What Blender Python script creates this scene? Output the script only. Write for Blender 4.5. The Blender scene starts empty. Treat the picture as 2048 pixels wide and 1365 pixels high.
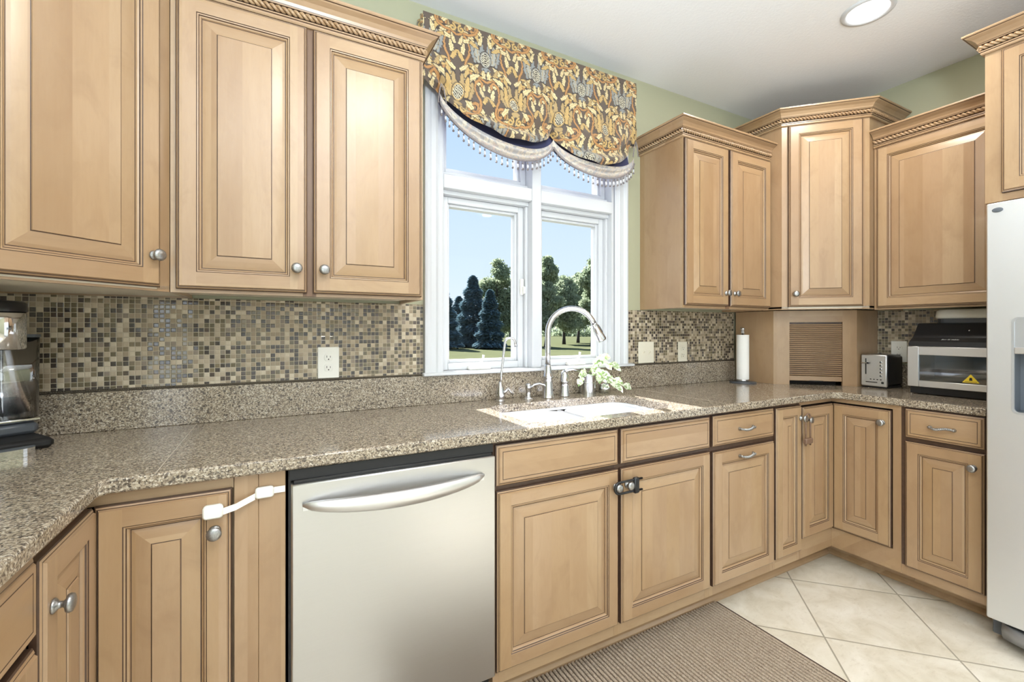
import bpy, bmesh, math, random
import numpy as np
from mathutils import Vector, Matrix
random.seed(7)
PI = math.pi
SC = bpy.context.scene
COL = SC.collection
R = math.radians

# ------------------------------------------------------------------ camera
cam_d = bpy.data.cameras.new('camera')
cam_d.sensor_width = 36.0
cam_d.lens = 892.0 / 2048.0 * 36.0
cam_d.shift_y = -22.5 / 2048.0
cam_d.clip_start = 0.02
cam_d.clip_end = 500
cam = bpy.data.objects.new('camera', cam_d)
COL.objects.link(cam)
cam.location = (0, 0, 1.257)
cam.rotation_euler = (R(90), 0, R(-27.95))
SC.camera = cam
# ------------------------------------------------------------------ exposure
SC.view_settings.view_transform = 'Standard'
SC.view_settings.look = 'None'
SC.view_settings.gamma = 1.0
SC.view_settings.use_curve_mapping = False
SC.view_settings.exposure = -0.02
# ------------------------------------------------------------------ sky
world = bpy.data.worlds.new('sky')
SC.world = world
world.use_nodes = True
wn = world.node_tree
wn.nodes.clear()
w_out = wn.nodes.new('ShaderNodeOutputWorld')
w_bg = wn.nodes.new('ShaderNodeBackground')
w_tc = wn.nodes.new('ShaderNodeTexCoord')
w_sep = wn.nodes.new('ShaderNodeSeparateXYZ')
w_ramp = wn.nodes.new('ShaderNodeValToRGB')
wn.links.new(w_tc.outputs['Generated'], w_sep.inputs[0])
wn.links.new(w_sep.outputs['Z'], w_ramp.inputs[0])
wn.links.new(w_ramp.outputs[0], w_bg.inputs[0])
wn.links.new(w_bg.outputs[0], w_out.inputs[0])
el = w_ramp.color_ramp.elements
el[0].position = 0.0; el[0].color = (0.80, 0.89, 0.96, 1)
el[1].position = 0.75; el[1].color = (0.30, 0.52, 0.92, 1)
e = el.new(0.12); e.color = (0.68, 0.83, 0.98, 1)
e = el.new(0.33); e.color = (0.56, 0.74, 0.98, 1)
w_bg.inputs[1].default_value = 1.12
# ------------------------------------------------------------------ sun and large lights
def lamp(name, kind, loc, rot, energy, color=(1, 1, 1), size=None, sizey=None, angle=None):
    d = bpy.data.lights.new(name, kind)
    d.energy = energy
    d.color = color
    if kind == 'AREA':
        d.shape = 'RECTANGLE'; d.size = size; d.size_y = sizey
    if angle is not None:
        d.angle = angle
    o = bpy.data.objects.new(name, d)
    COL.objects.link(o)
    o.location = loc
    o.rotation_euler = rot
    return o
sun_dir = Vector((0.045, -1.0, -0.80))      # the way the light travels
sun = lamp('sun', 'SUN', (1, 12, 12), (0, 0, 0), 25.0, (0.98, 0.98, 1.0), angle=R(0.6))
sun.rotation_euler = sun_dir.to_track_quat('-Z', 'Y').to_euler()
# added fill lamps behind and left of the camera; the walls there are solid
lamp('fill_room', 'AREA', (1.3, -2.9, 1.45), (R(90), 0, 0), 36, (0.80, 0.90, 1.0), 3.6, 2.0)
lamp('fill_left', 'AREA', (-0.88, -1.6, 1.25), (R(90), 0, R(-90)), 62, (0.80, 0.90, 1.0), 1.9, 2.0)

# added lamp near the camera, turned up to brighten the ceiling
lamp('ceiling_fill', 'AREA', (0.2, -0.5, 1.75), (R(180 - 10), 0, R(-32)), 84, (0.80, 0.90, 1.0), 0.3, 0.3)

# ------------------------------------------------------------------ materials
def srgb(r, g, b):
    f = lambda c: (c / 255 / 12.92) if c / 255 <= 0.04045 else ((c / 255 + 0.055) / 1.055) ** 2.4
    return (f(r), f(g), f(b), 1)
class NT:
    def __init__(s, name):
        s.m = bpy.data.materials.new(name); s.m.use_nodes = True
        s.t = s.m.node_tree; s.t.nodes.clear()
        s.out = s.n('OutputMaterial')
    def n(s, kind, **kw):
        nd = s.t.nodes.new('ShaderNode' + kind)
        for k, v in kw.items():
            setattr(nd, k, v)
        return nd
    def l(s, a, b): s.t.links.new(a, b)
    def val(s, sock, v):
        if isinstance(v, bpy.types.NodeSocket): s.l(v, sock)
        else: sock.default_value = v
    def math(s, op, a, b=0.0, c=None):
        nd = s.n('Math', operation=op); s.val(nd.inputs[0], a); s.val(nd.inputs[1], b)
        if c is not None: s.val(nd.inputs[2], c)
        return nd.outputs[0]
    def vmath(s, op, a, b):
        nd = s.n('VectorMath', operation=op); s.val(nd.inputs[0], a); s.val(nd.inputs[1], b)
        return nd.outputs[0]
    def mix(s, f, a, b, mode='MIX'):
        nd = s.n('MixRGB', blend_type=mode); s.val(nd.inputs[0], f); s.val(nd.inputs[1], a); s.val(nd.inputs[2], b)
        return nd.outputs[0]
    def ramp(s, f, stops, interp='LINEAR'):
        nd = s.n('ValToRGB'); nd.color_ramp.interpolation = interp
        e = nd.color_ramp.elements
        e[0].position, e[0].color = stops[0]; e[1].position, e[1].color = stops[-1]
        for p, c in stops[1:-1]:
            q = e.new(p); q.color = c
        s.val(nd.inputs[0], f); return nd.outputs[0]
    def noise(s, vec, scale, detail=2.0, rough=0.5, dist=0.0):
        nd = s.n('TexNoise'); s.l(vec, nd.inputs['Vector'])
        nd.inputs['Scale'].default_value = scale; nd.inputs['Detail'].default_value = detail
        nd.inputs['Roughness'].default_value = rough; nd.inputs['Distortion'].default_value = dist
        return nd.outputs['Fac']
    def voro(s, vec, scale, out='Color', feature='F1'):
        nd = s.n('TexVoronoi', feature=feature); s.l(vec, nd.inputs['Vector']); nd.inputs['Scale'].default_value = scale
        return nd.outputs[out]
    def scaled(s, vec, sc):
        nd = s.n('Mapping'); s.l(vec, nd.inputs[0]); nd.inputs['Scale'].default_value = sc
        return nd.outputs[0]
    def obj(s): return s.n('TexCoord').outputs['Object']
    def sep(s, v):
        nd = s.n('SeparateXYZ'); s.l(v, nd.inputs[0]); return nd.outputs
    def comb(s, x, y, z=0.0):
        nd = s.n('CombineXYZ'); s.val(nd.inputs[0], x); s.val(nd.inputs[1], y); s.val(nd.inputs[2], z); return nd.outputs[0]
    def bump(s, h, strength=0.2, dist=0.002):
        nd = s.n('Bump'); s.l(h, nd.inputs['Height']); nd.inputs['Strength'].default_value = strength
        nd.inputs['Distance'].default_value = dist; return nd.outputs[0]
    def bsdf(s, color, rough=0.5, metal=0.0, normal=None, **kw):
        p = s.n('BsdfPrincipled'); s.val(p.inputs['Base Color'], color); s.val(p.inputs['Roughness'], rough)
        s.val(p.inputs['Metallic'], metal)
        if normal is not None: s.l(normal, p.inputs['Normal'])
        for k, v in kw.items(): s.val(p.inputs[k.replace('_', ' ')], v)
        s.l(p.outputs[0], s.out.inputs[0]); return p
def plain(name, col, rough=0.5, metal=0.0, **kw):
    t = NT(name); t.bsdf(col, rough, metal, **kw); return t.m

def make_wood(name, horizontal=False, stave=0.075, tint=1.0):
    t = NT(name)
    ob = t.obj(); rnd = t.n('ObjectInfo').outputs['Random']
    o = t.vmath('ADD', ob, t.comb(t.math('MULTIPLY', rnd, 7.3), t.math('MULTIPLY', rnd, 3.1), t.math('MULTIPLY', rnd, 11.7)))
    x, y, z = t.sep(o)
    a, c = (x, z) if horizontal else (z, x)           # a: along the grain, c: across it
    st = t.math('FLOOR', t.math('DIVIDE', t.math('ADD', c, t.math('MULTIPLY', y, 0.9)), stave))
    wn_ = t.n('TexWhiteNoise', noise_dimensions='1D'); t.l(st, wn_.inputs['W'])
    stv = wn_.outputs['Value']
    a2 = t.math('ADD', a, t.math('MULTIPLY', stv, 9.0))
    v = t.comb(c, a2, y)
    broad = t.noise(t.scaled(v, (5.0, 1.1, 5.0)), 1.6, 4, 0.55, 0.6)
    streak = t.noise(t.scaled(v, (60, 2.0, 60)), 2.0, 3, 0.6)
    fleck = t.noise(t.scaled(v, (130, 14, 130)), 2.0, 2, 0.5)
    col = t.ramp(broad, [(0.25, srgb(160 * tint, 127 * tint, 93 * tint)), (0.5, srgb(180 * tint, 149 * tint, 114 * tint)), (0.75, srgb(192 * tint, 164 * tint, 132 * tint))])
    col = t.mix(t.math('MULTIPLY', t.math('SUBTRACT', streak, 0.35), 0.5), col, srgb(146, 110, 78))
    col = t.mix(0.5, col, t.ramp(stv, [(0, srgb(148, 115, 80)), (0.4, srgb(174, 144, 113)), (0.7, srgb(166, 134, 94)), (1, srgb(186, 160, 128))]))
    col = t.mix(t.math('MULTIPLY', t.math('SUBTRACT', fleck, 0.45), 0.35), col, srgb(146, 110, 78))
    blot = t.noise(t.scaled(v, (3.0, 1.6, 3.0)), 3.1, 5, 0.62, 1.2)
    col = t.mix(t.ramp(blot, [(0.50, (0, 0, 0, 1)), (0.78, (0.42, 0.42, 0.42, 1))]), col, srgb(140, 108, 78))
    h = t.math('ADD', t.math('MULTIPLY', streak, 0.5), fleck)
    t.bsdf(col, t.math('ADD', 0.24, t.math('MULTIPLY', broad, 0.16)), 0, t.bump(h, 0.05, 0.001), Coat_Weight=0.5, Coat_Roughness=0.28)
    return t.m
M = {}
M['wood'] = make_wood('maple_vertical', tint=0.93)
M['woodh'] = make_wood('maple_horizontal', True, tint=0.93)
M['woodd'] = make_wood('maple_slats', True, 0.3, 0.90)
t = NT('umber_glaze_gap_shade'); o_ = t.obj()
t.bsdf(t.mix(t.noise(o_, 60, 3), srgb(58, 42, 33), srgb(94, 70, 54)), 0.35); M['glaze_gap_shade'] = t.m  # groove glaze on doors; on base frames it paints the shade in gaps
M['gap_shade'] = plain('brown_gap_shade', srgb(116, 88, 66), 0.45)  # brown that paints in the shade between wall cabinet doors
M['cream'] = plain('cabinet_underside_laminate', srgb(226, 216, 198), 0.5)
M['dark'] = plain('dark_interior', srgb(38, 32, 28), 0.7)

t = NT('speckled_granite'); o_ = t.obj()
va = t.voro(o_, 300, 'Color'); vx, vy, vz = t.sep(va)
vb = t.voro(t.scaled(o_, (1.0, 1.3, 1.0)), 150, 'Color'); bx_, by_, bz_ = t.sep(vb)
base = t.ramp(vx, [(0.0, srgb(76, 69, 61)), (0.2, srgb(124, 111, 96)), (0.5, srgb(152, 138, 119)), (0.8, srgb(176, 163, 143)), (1.0, srgb(202, 192, 176))])
big = t.noise(o_, 190, 3, 0.65)
base = t.mix(t.ramp(big, [(0.35, (0.75, 0.75, 0.75, 1)), (0.47, (0, 0, 0, 1))]), base, srgb(66, 58, 54))
base = t.mix(t.ramp(bx_, [(0.93, (0, 0, 0, 1)), (0.95, (0.7, 0.7, 0.7, 1))]), base, srgb(58, 52, 50))
t.bsdf(base, 0.12, 0, None); M['granite'] = t.m
M['seam'] = plain('granite_seam_filler', srgb(190, 178, 160), 0.4)

def make_mosaic(name, axis):
    P_ = 0.0158
    t = NT(name); o_ = t.obj(); s_ = t.sep(o_)
    u = t.math('DIVIDE', s_[axis], P_); v = t.math('DIVIDE', s_[2], P_)
    fu = t.math('FRACT', u); fv = t.math('FRACT', v)
    wn_ = t.n('TexWhiteNoise', noise_dimensions='2D')
    t.l(t.comb(t.math('FLOOR', u), t.math('FLOOR', v)), wn_.inputs['Vector'])
    k = wn_.outputs['Value']; kc = wn_.outputs['Color']; r2 = t.sep(kc)[1]
    stops = [(0.0, srgb(44, 40, 44)), (0.18, srgb(70, 58, 54)), (0.26, srgb(96, 88, 66)), (0.38, srgb(120, 108, 84)), (0.50, srgb(158, 142, 118)), (0.66, srgb(186, 170, 146)), (0.82, srgb(208, 195, 172)), (0.93, srgb(138, 126, 112))]
    col = t.ramp(k, stops, 'CONSTANT')
    col = t.mix(t.math('MULTIPLY', t.noise(o_, 180, 3), 0.35), col, srgb(140, 126, 106))
    g = 0.055
    eu = t.math('MINIMUM', fu, t.math('SUBTRACT', 1.0, fu)); ev = t.math('MINIMUM', fv, t.math('SUBTRACT', 1.0, fv))
    em = t.math('MINIMUM', eu, ev)
    mask = t.math('GREATER_THAN', em, g)
    col = t.mix(mask, srgb(186, 174, 152), col)
    glass = t.math('LESS_THAN', k, 0.48)
    ro = t.math('ADD', 0.5, t.math('MULTIPLY', t.math('MULTIPLY', glass, mask), -0.42))
    h = t.math('MINIMUM', t.math('MULTIPLY', em, 6.0), 1.0)
    tilt = t.math('MULTIPLY', t.math('ADD', t.math('MULTIPLY', fu, t.math('SUBTRACT', r2, 0.5)), t.math('MULTIPLY', fv, t.math('SUBTRACT', t.sep(kc)[2], 0.5))), 0.5)
    t.bsdf(col, ro, 0, t.bump(t.math('ADD', h, tilt), 0.5, 0.0012)); return t.m
M['mosaic_x'] = make_mosaic('mosaic_tile_back', 0)
M['mosaic_y'] = make_mosaic('mosaic_tile_right', 1)
M['liner'] = plain('pewter_liner_tile', srgb(92, 84, 72), 0.35, 0.5)

t = NT('olive_wall_paint'); o_ = t.obj()
t.bsdf(srgb(172, 171, 144), 0.6, 0, t.bump(t.noise(o_, 220, 3), 0.12, 0.001)); M['olive'] = t.m
t = NT('textured_ceiling_paint'); o_ = t.obj()
t.bsdf(srgb(240, 241, 243), 0.8, 0, t.bump(t.noise(o_, 90, 4, 0.6), 0.35, 0.003)); M['ceil'] = t.m
M['trim'] = plain('white_trim_paint', srgb(206, 208, 211), 0.35)
M['plastic'] = plain('white_plastic', srgb(238, 236, 228), 0.35)
M['ivory'] = plain('ivory_plate_plastic', srgb(226, 220, 202), 0.35)
M['slot'] = plain('slot_black', srgb(30, 28, 26), 0.6)

t = NT('travertine_floor_tile'); o_ = t.obj(); s_ = t.sep(o_)
TP = 0.443
u = t.math('DIVIDE', t.math('SUBTRACT', t.math('MULTIPLY', t.math('ADD', s_[0], s_[1]), 0.70711), 2.560), TP)
v = t.math('DIVIDE', t.math('SUBTRACT', t.math('MULTIPLY', t.math('SUBTRACT', s_[0], s_[1]), 0.70711), 0.686), TP)
fu = t.math('FRACT', u); fv = t.math('FRACT', v)
em = t.math('MINIMUM', t.math('MINIMUM', fu, t.math('SUBTRACT', 1.0, fu)), t.math('MINIMUM', fv, t.math('SUBTRACT', 1.0, fv)))
wn_ = t.n('TexWhiteNoise', noise_dimensions='2D'); t.l(t.comb(t.math('FLOOR', u), t.math('FLOOR', v)), wn_.inputs['Vector'])
shift = t.vmath('ADD', o_, t.scaled(wn_.outputs['Color'], (5, 5, 5)))
cl = t.ramp(t.noise(shift, 7, 7, 0.62, 0.6), [(0.3, srgb(198, 188, 168)), (0.5, srgb(216, 208, 192)), (0.72, srgb(230, 224, 212))])
cl = t.mix(t.ramp(t.noise(t.scaled(shift, (1, 2.2, 1)), 34, 4, 0.7), [(0.55, (0, 0, 0, 1)), (0.75, (0.45, 0.45, 0.45, 1))]), cl, srgb(184, 172, 150))
mask = t.math('GREATER_THAN', em, 0.0075)
cl = t.mix(mask, srgb(158, 150, 134), cl)
t.bsdf(cl, t.math('ADD', 0.62, t.math('MULTIPLY', mask, -0.34)), 0, t.bump(t.math('MINIMUM', t.math('MULTIPLY', em, 60.0), 1.0), 0.4, 0.002)); M['floor'] = t.m

def make_steel(name, axis, col, rough=0.28):
    t = NT(name); o_ = t.obj()
    sc = [260, 260, 260]; sc[axis] = 3
    n_ = t.noise(t.scaled(o_, tuple(sc)), 2.0, 3, 0.6)
    t.bsdf(t.mix(t.math('MULTIPLY', n_, 0.15), col, srgb(235, 235, 235)), t.math('ADD', rough, t.math('MULTIPLY', n_, 0.1)), 1.0, t.bump(n_, 0.05, 0.0006)); return t.m
M['steel'] = make_steel('brushed_stainless', 0, srgb(222, 222, 223), 0.36)
M['steeld'] = make_steel('dishwasher_stainless', 0, srgb(196, 195, 194), 0.30)
M['steelf'] = make_steel('fridge_stainless', 1, srgb(226, 229, 234), 0.42)
M['chrome'] = plain('polished_chrome', srgb(225, 226, 228), 0.08, 1.0)
M['nickel'] = plain('satin_nickel', srgb(205, 205, 206), 0.22, 1.0)
t = NT('hammered_pewter'); o_ = t.obj()
t.bsdf(t.mix(t.noise(o_, 300, 3), srgb(120, 118, 116), srgb(190, 190, 190)), 0.3, 0.9, t.bump(t.noise(o_, 400, 2), 0.3, 0.001)); M['pewter'] = t.m
M['black'] = plain('black_plastic', srgb(28, 28, 30), 0.28)
M['blackm'] = plain('matte_black', srgb(24, 24, 25), 0.6)
M['dgrey'] = plain('dark_grey_plastic', srgb(74, 78, 84), 0.35)
M['brownp'] = plain('brown_plastic', srgb(122, 96, 78), 0.4)
M['sink'] = plain('white_sink_enamel', srgb(226, 228, 234), 0.22)
M['paper'] = plain('paper_towel', srgb(244, 243, 240), 0.9)
M['yellow'] = plain('yellow_sticker', srgb(232, 200, 50), 0.5)
M['white_print'] = plain('white_print', srgb(235, 235, 235), 0.5)
t = NT('window_glass')
gl = t.n('BsdfGlossy'); gl.inputs['Roughness'].default_value = 0.0
tr = t.n('BsdfTransparent'); fr = t.n('Fresnel'); fr.inputs[0].default_value = 1.12
mx = t.n('MixShader'); t.l(fr.outputs[0], mx.inputs[0]); t.l(tr.outputs[0], mx.inputs[1]); t.l(gl.outputs[0], mx.inputs[2]); t.l(mx.outputs[0], t.out.inputs[0]); M['glass'] = t.m
t = NT('clear_plastic')
gl = t.n('BsdfGlossy'); gl.inputs['Roughness'].default_value = 0.05
tr = t.n('BsdfTransparent'); tr.inputs[0].default_value = (0.93, 0.94, 0.96, 1); fr = t.n('Fresnel'); fr.inputs[0].default_value = 1.5
mx = t.n('MixShader'); t.l(t.math('ADD', fr.outputs[0], 0.22), mx.inputs[0]); t.l(tr.outputs[0], mx.inputs[1]); t.l(gl.outputs[0], mx.inputs[2]); t.l(mx.outputs[0], t.out.inputs[0]); M['clear'] = t.m
t = NT('smoked_oven_glass')
gl = t.n('BsdfGlossy'); gl.inputs['Roughness'].default_value = 0.03
tr = t.n('BsdfTransparent'); tr.inputs[0].default_value = (0.62, 0.67, 0.71, 1); fr = t.n('Fresnel'); fr.inputs[0].default_value = 1.5
mx = t.n('MixShader'); t.l(t.math('ADD', fr.outputs[0], 0.10), mx.inputs[0]); t.l(tr.outputs[0], mx.inputs[1]); t.l(gl.outputs[0], mx.inputs[2]); t.l(mx.outputs[0], t.out.inputs[0]); M['oglass'] = t.m
t = NT('lamp_lens'); em_ = t.n('Emission'); em_.inputs[0].default_value = (1, 0.97, 0.92, 1); em_.inputs[1].default_value = 6.0; t.l(em_.outputs[0], t.out.inputs[0]); M['lens'] = t.m
t = NT('ribbed_mat_pile'); o_ = t.obj()
n1 = t.noise(o_, 160, 3, 0.7); n2 = t.noise(o_, 240, 2, 0.7)
cl = t.mix(n1, srgb(146, 128, 110), srgb(206, 190, 170)); cl = t.mix(t.math('MULTIPLY', t.math('GREATER_THAN', n2, 0.56), 0.5), cl, srgb(112, 88, 70))
t.bsdf(cl, 0.95, 0, t.bump(n2, 0.9, 0.004)); M['rug'] = t.m
M['rugback'] = plain('mat_groove', srgb(70, 52, 42), 0.95)
def make_leaf(name, c1, c2, tl):
    t = NT(name); n_ = t.noise(t.obj(), 1.3, 3)
    col = t.mix(n_, c1, c2)
    d = t.n('BsdfDiffuse'); t.l(col, d.inputs[0]); q = t.n('BsdfTranslucent'); t.l(col, q.inputs[0])
    mx = t.n('MixShader'); mx.inputs[0].default_value = tl; t.l(d.outputs[0], mx.inputs[1]); t.l(q.outputs[0], mx.inputs[2]); t.l(mx.outputs[0], t.out.inputs[0]); return t.m
M['leaf'] = make_leaf('tree_leaf', srgb(108, 128, 102), srgb(176, 182, 150), 0.5)
M['needle'] = make_leaf('spruce_needle', srgb(84, 112, 124), srgb(120, 142, 146), 0.3)
M['bark'] = plain('tree_bark', srgb(56, 50, 46), 0.9)
t = NT('lawn_grass'); o_ = t.obj()
d = t.n('BsdfDiffuse'); t.l(t.mix(t.noise(o_, 0.35, 6, 0.7), srgb(72, 76, 52), srgb(100, 102, 76)), d.inputs[0]); t.l(d.outputs[0], t.out.inputs[0]); M['lawn'] = t.m
t = NT('variegated_leaf'); o_ = t.obj()
vv = t.ramp(t.noise(o_, 70, 3), [(0.44, srgb(150, 176, 120)), (0.54, srgb(236, 240, 222))])
d = t.n('BsdfDiffuse'); t.l(vv, d.inputs[0]); q = t.n('BsdfTranslucent'); t.l(vv, q.inputs[0]); mx = t.n('MixShader'); mx.inputs[0].default_value = 0.4
t.l(d.outputs[0], mx.inputs[1]); t.l(q.outputs[0], mx.inputs[2]); t.l(mx.outputs[0], t.out.inputs[0]); M['vleaf'] = t.m
M['stem'] = plain('plant_stem', srgb(150, 170, 110), 0.6)
t = NT('damask_fabric'); at = t.n('VertexColor', layer_name='pattern')
t.bsdf(at.outputs[0], 0.62, 0, t.bump(t.noise(t.obj(), 900, 2), 0.2, 0.0006), Sheen_Weight=0.25); M['fabric'] = t.m
M['lining'] = plain('navy_lining', srgb(70, 72, 104), 0.8)
t = NT('fringe_braid'); t.bsdf(t.mix(t.noise(t.obj(), 260, 2), srgb(96, 88, 90), srgb(168, 160, 158)), 0.8); M['braid'] = t.m
M['bead'] = plain('smoky_bead', srgb(120, 112, 112), 0.15)
M['crystal'] = plain('clear_bead', srgb(232, 232, 236), 0.1, 0.0, Transmission_Weight=0.4)

# ------------------------------------------------------------------ mesh builder
class MB:
    def __init__(s):
        s.v = []; s.f = []; s.mi = []; s.sm = []; s.mats = []
    def m(s, name):
        if name not in s.mats: s.mats.append(name)
        return s.mats.index(name)
    def face(s, idx, mat, smooth=False):
        s.f.append(tuple(idx)); s.mi.append(s.m(mat)); s.sm.append(smooth)
    def add(s, pts):
        i = len(s.v); s.v.extend([tuple(p) for p in pts]); return list(range(i, i + len(pts)))
    def quad(s, a, b, c, d, mat): s.face(s.add([a, b, c, d]), mat)
    def box(s, x0, x1, y0, y1, z0, z1, mat, bev=0.0, top=None, bottom=None):
        if bev <= 0:
            i = s.add([(x0, y0, z0), (x1, y0, z0), (x1, y1, z0), (x0, y1, z0), (x0, y0, z1), (x1, y0, z1), (x1, y1, z1), (x0, y1, z1)])
            for q, mt in (((3, 2, 1, 0), bottom or mat), ((4, 5, 6, 7), top or mat), ((0, 1, 5, 4), mat), ((1, 2, 6, 5), mat), ((2, 3, 7, 6), mat), ((3, 0, 4, 7), mat)):
                s.face([i[k] for k in q], mt)
            return
        b = min(bev, (x1 - x0) / 2.01, (y1 - y0) / 2.01, (z1 - z0) / 2.01)
        X = (x0, x1); Y = (y0, y1); Z = (z0, z1)
        idx = {}
        for a in (0, 1):
            for c in (0, 1):
                for d in (0, 1):
                    sx = b if a == 0 else -b; sy = b if c == 0 else -b; sz = b if d == 0 else -b
                    q = s.add([(X[a], Y[c] + sy, Z[d] + sz), (X[a] + sx, Y[c], Z[d] + sz), (X[a] + sx, Y[c] + sy, Z[d])])
                    for k in range(3): idx[(a, c, d, k)] = q[k]
        for a in (0, 1):
            q = [idx[(a, 0, 0, 0)], idx[(a, 1, 0, 0)], idx[(a, 1, 1, 0)], idx[(a, 0, 1, 0)]]
            s.face(q if a == 1 else q[::-1], mat)
            q = [idx[(0, a, 0, 1)], idx[(1, a, 0, 1)], idx[(1, a, 1, 1)], idx[(0, a, 1, 1)]]
            s.face(q if a == 0 else q[::-1], mat)
            q = [idx[(0, 0, a, 2)], idx[(1, 0, a, 2)], idx[(1, 1, a, 2)], idx[(0, 1, a, 2)]]
            s.face(q if a == 1 else q[::-1], (top or mat) if a else (bottom or mat))
        for c in (0, 1):
            for d in (0, 1):
                q = [idx[(0, c, d, 1)], idx[(1, c, d, 1)], idx[(1, c, d, 2)], idx[(0, c, d, 2)]]
                s.face(q if (c == 1) != (d == 1) else q[::-1], mat, True)
                q = [idx[(c, 0, d, 0)], idx[(c, 1, d, 0)], idx[(c, 1, d, 2)], idx[(c, 0, d, 2)]]
                s.face(q if (c == 0) != (d == 1) else q[::-1], mat, True)
                q = [idx[(c, d, 0, 0)], idx[(c, d, 1, 0)], idx[(c, d, 1, 1)], idx[(c, d, 0, 1)]]
                s.face(q if (c == 1) != (d == 1) else q[::-1], mat, True)
        for a in (0, 1):
            for c in (0, 1):
                for d in (0, 1):
                    s.face([idx[(a, c, d, 0)], idx[(a, c, d, 1)], idx[(a, c, d, 2)]], mat, True)
    def prism(s, poly, z0, z1, mat, top=None, bottom=None, smooth=False):
        n = len(poly)
        a = s.add([(p[0], p[1], z0) for p in poly]); b = s.add([(p[0], p[1], z1) for p in poly])
        s.face(a[::-1], bottom or mat); s.face(b, top or mat)
        for k in range(n):
            s.face([a[k], a[(k + 1) % n], b[(k + 1) % n], b[k]], mat, smooth)
    def extrude(s, poly, axis, a0, a1, mat):
        # poly: (p,q) pairs in the plane square to axis (0 = x, 1 = y), extruded along it
        f = (lambda p, a: (a, p[0], p[1])) if axis == 0 else (lambda p, a: (p[0], a, p[1]))
        n = len(poly); A = s.add([f(p, a0) for p in poly]); B = s.add([f(p, a1) for p in poly])
        s.face(A[::-1], mat); s.face(B, mat)
        for k in range(n): s.face([A[k], A[(k + 1) % n], B[(k + 1) % n], B[k]], mat)
    def lathe(s, prof, c, mat, seg=28, axis='Z', smooth=True, cap=True):
        # prof: (radius, height) along axis from c
        def P(r, h, a):
            x, y = r * math.cos(a), r * math.sin(a)
            if axis == 'Z': return (c[0] + x, c[1] + y, c[2] + h)
            if axis == 'Y': return (c[0] + x, c[1] + h, c[2] + y)
            if axis == '-Y': return (c[0] + x, c[1] - h, c[2] - y)
            return (c[0] + h, c[1] + x, c[2] + y)
        rows = [s.add([P(r, h, 2 * PI * k / seg) for k in range(seg)]) for r, h in prof]
        for i in range(len(rows) - 1):
            for k in range(seg):
                s.face([rows[i][k], rows[i][(k + 1) % seg], rows[i + 1][(k + 1) % seg], rows[i + 1][k]], mat, smooth)
        if cap:
            s.face(rows[0][::-1], mat); s.face(rows[-1], mat)
    def tube(s, pts, r, mat, seg=12, cap=True, smooth=True):
        pts = [Vector(p) for p in pts]; n = len(pts)
        rad = r if isinstance(r, (list, tuple)) else [r] * n
        tang = [(pts[min(i + 1, n - 1)] - pts[max(i - 1, 0)]).normalized() for i in range(n)]
        ref = Vector((0, 0, 1)) if abs(tang[0].z) < 0.9 else Vector((1, 0, 0))
        nrm = (ref - tang[0] * ref.dot(tang[0])).normalized()
        rows = []
        for i in range(n):
            nrm = (nrm - tang[i] * nrm.dot(tang[i])).normalized(); b = tang[i].cross(nrm)
            rows.append(s.add([pts[i] + (nrm * math.cos(2 * PI * k / seg) + b * math.sin(2 * PI * k / seg)) * rad[i] for k in range(seg)]))
        for i in range(n - 1):
            for k in range(seg):
                s.face([rows[i][k], rows[i][(k + 1) % seg], rows[i + 1][(k + 1) % seg], rows[i + 1][k]], mat, smooth)
        if cap: s.face(rows[0][::-1], mat); s.face(rows[-1], mat)
    def sphere(s, c, r, mat, seg=14, rings=8, sz=1.0):
        s.lathe([(max(1e-5, r * math.sin(PI * k / rings)), -r * sz * math.cos(PI * k / rings)) for k in range(rings + 1)], c, mat, seg, cap=False)
    def build(s, name, parent=None, loc=(0, 0, 0), rotz=0.0, rot=None, fix=True):
        me = bpy.data.meshes.new(name)
        me.from_pydata(s.v, [], s.f)
        for k in s.mats: me.materials.append(M[k])
        me.polygons.foreach_set('material_index', s.mi)
        me.polygons.foreach_set('use_smooth', s.sm)
        me.update()
        if fix:
            bm = bmesh.new(); bm.from_mesh(me)
            bmesh.ops.recalc_face_normals(bm, faces=bm.faces[:]); bm.to_mesh(me); bm.free()
        o = bpy.data.objects.new(name, me); COL.objects.link(o)
        o.location = loc
        o.rotation_euler = rot if rot else (0, 0, rotz)
        if parent: o.parent = parent
        return o
def tag(o, label=None, cat=None, group=None, kind=None):
    for k, v in (('label', label), ('category', cat), ('group', group), ('kind', kind)):
        if v: o[k] = v
    return o
def thing(name, label, cat, loc=(0, 0, 0), rotz=0.0, group=None):
    o = bpy.data.objects.new(name, None); COL.objects.link(o)
    o.empty_display_size = 0.1
    o.location = loc; o.rotation_euler = (0, 0, rotz)
    return tag(o, label, cat, group)
def copy_part(o, parent, loc=None):
    c = o.copy(); COL.objects.link(c); c.parent = parent
    if loc is not None: c.location = loc
    for ch in list(o.children): copy_part(ch, c)
    return c
def rrect(x0, x1, y0, y1, r, seg=6):
    out = []
    for cx, cy, a0 in ((x1 - r, y0 + r, -90), (x1 - r, y1 - r, 0), (x0 + r, y1 - r, 90), (x0 + r, y0 + r, 180)):
        for k in range(seg + 1):
            a = R(a0 + 90 * k / seg); out.append((cx + r * math.cos(a), cy + r * math.sin(a)))
    return out

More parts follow.
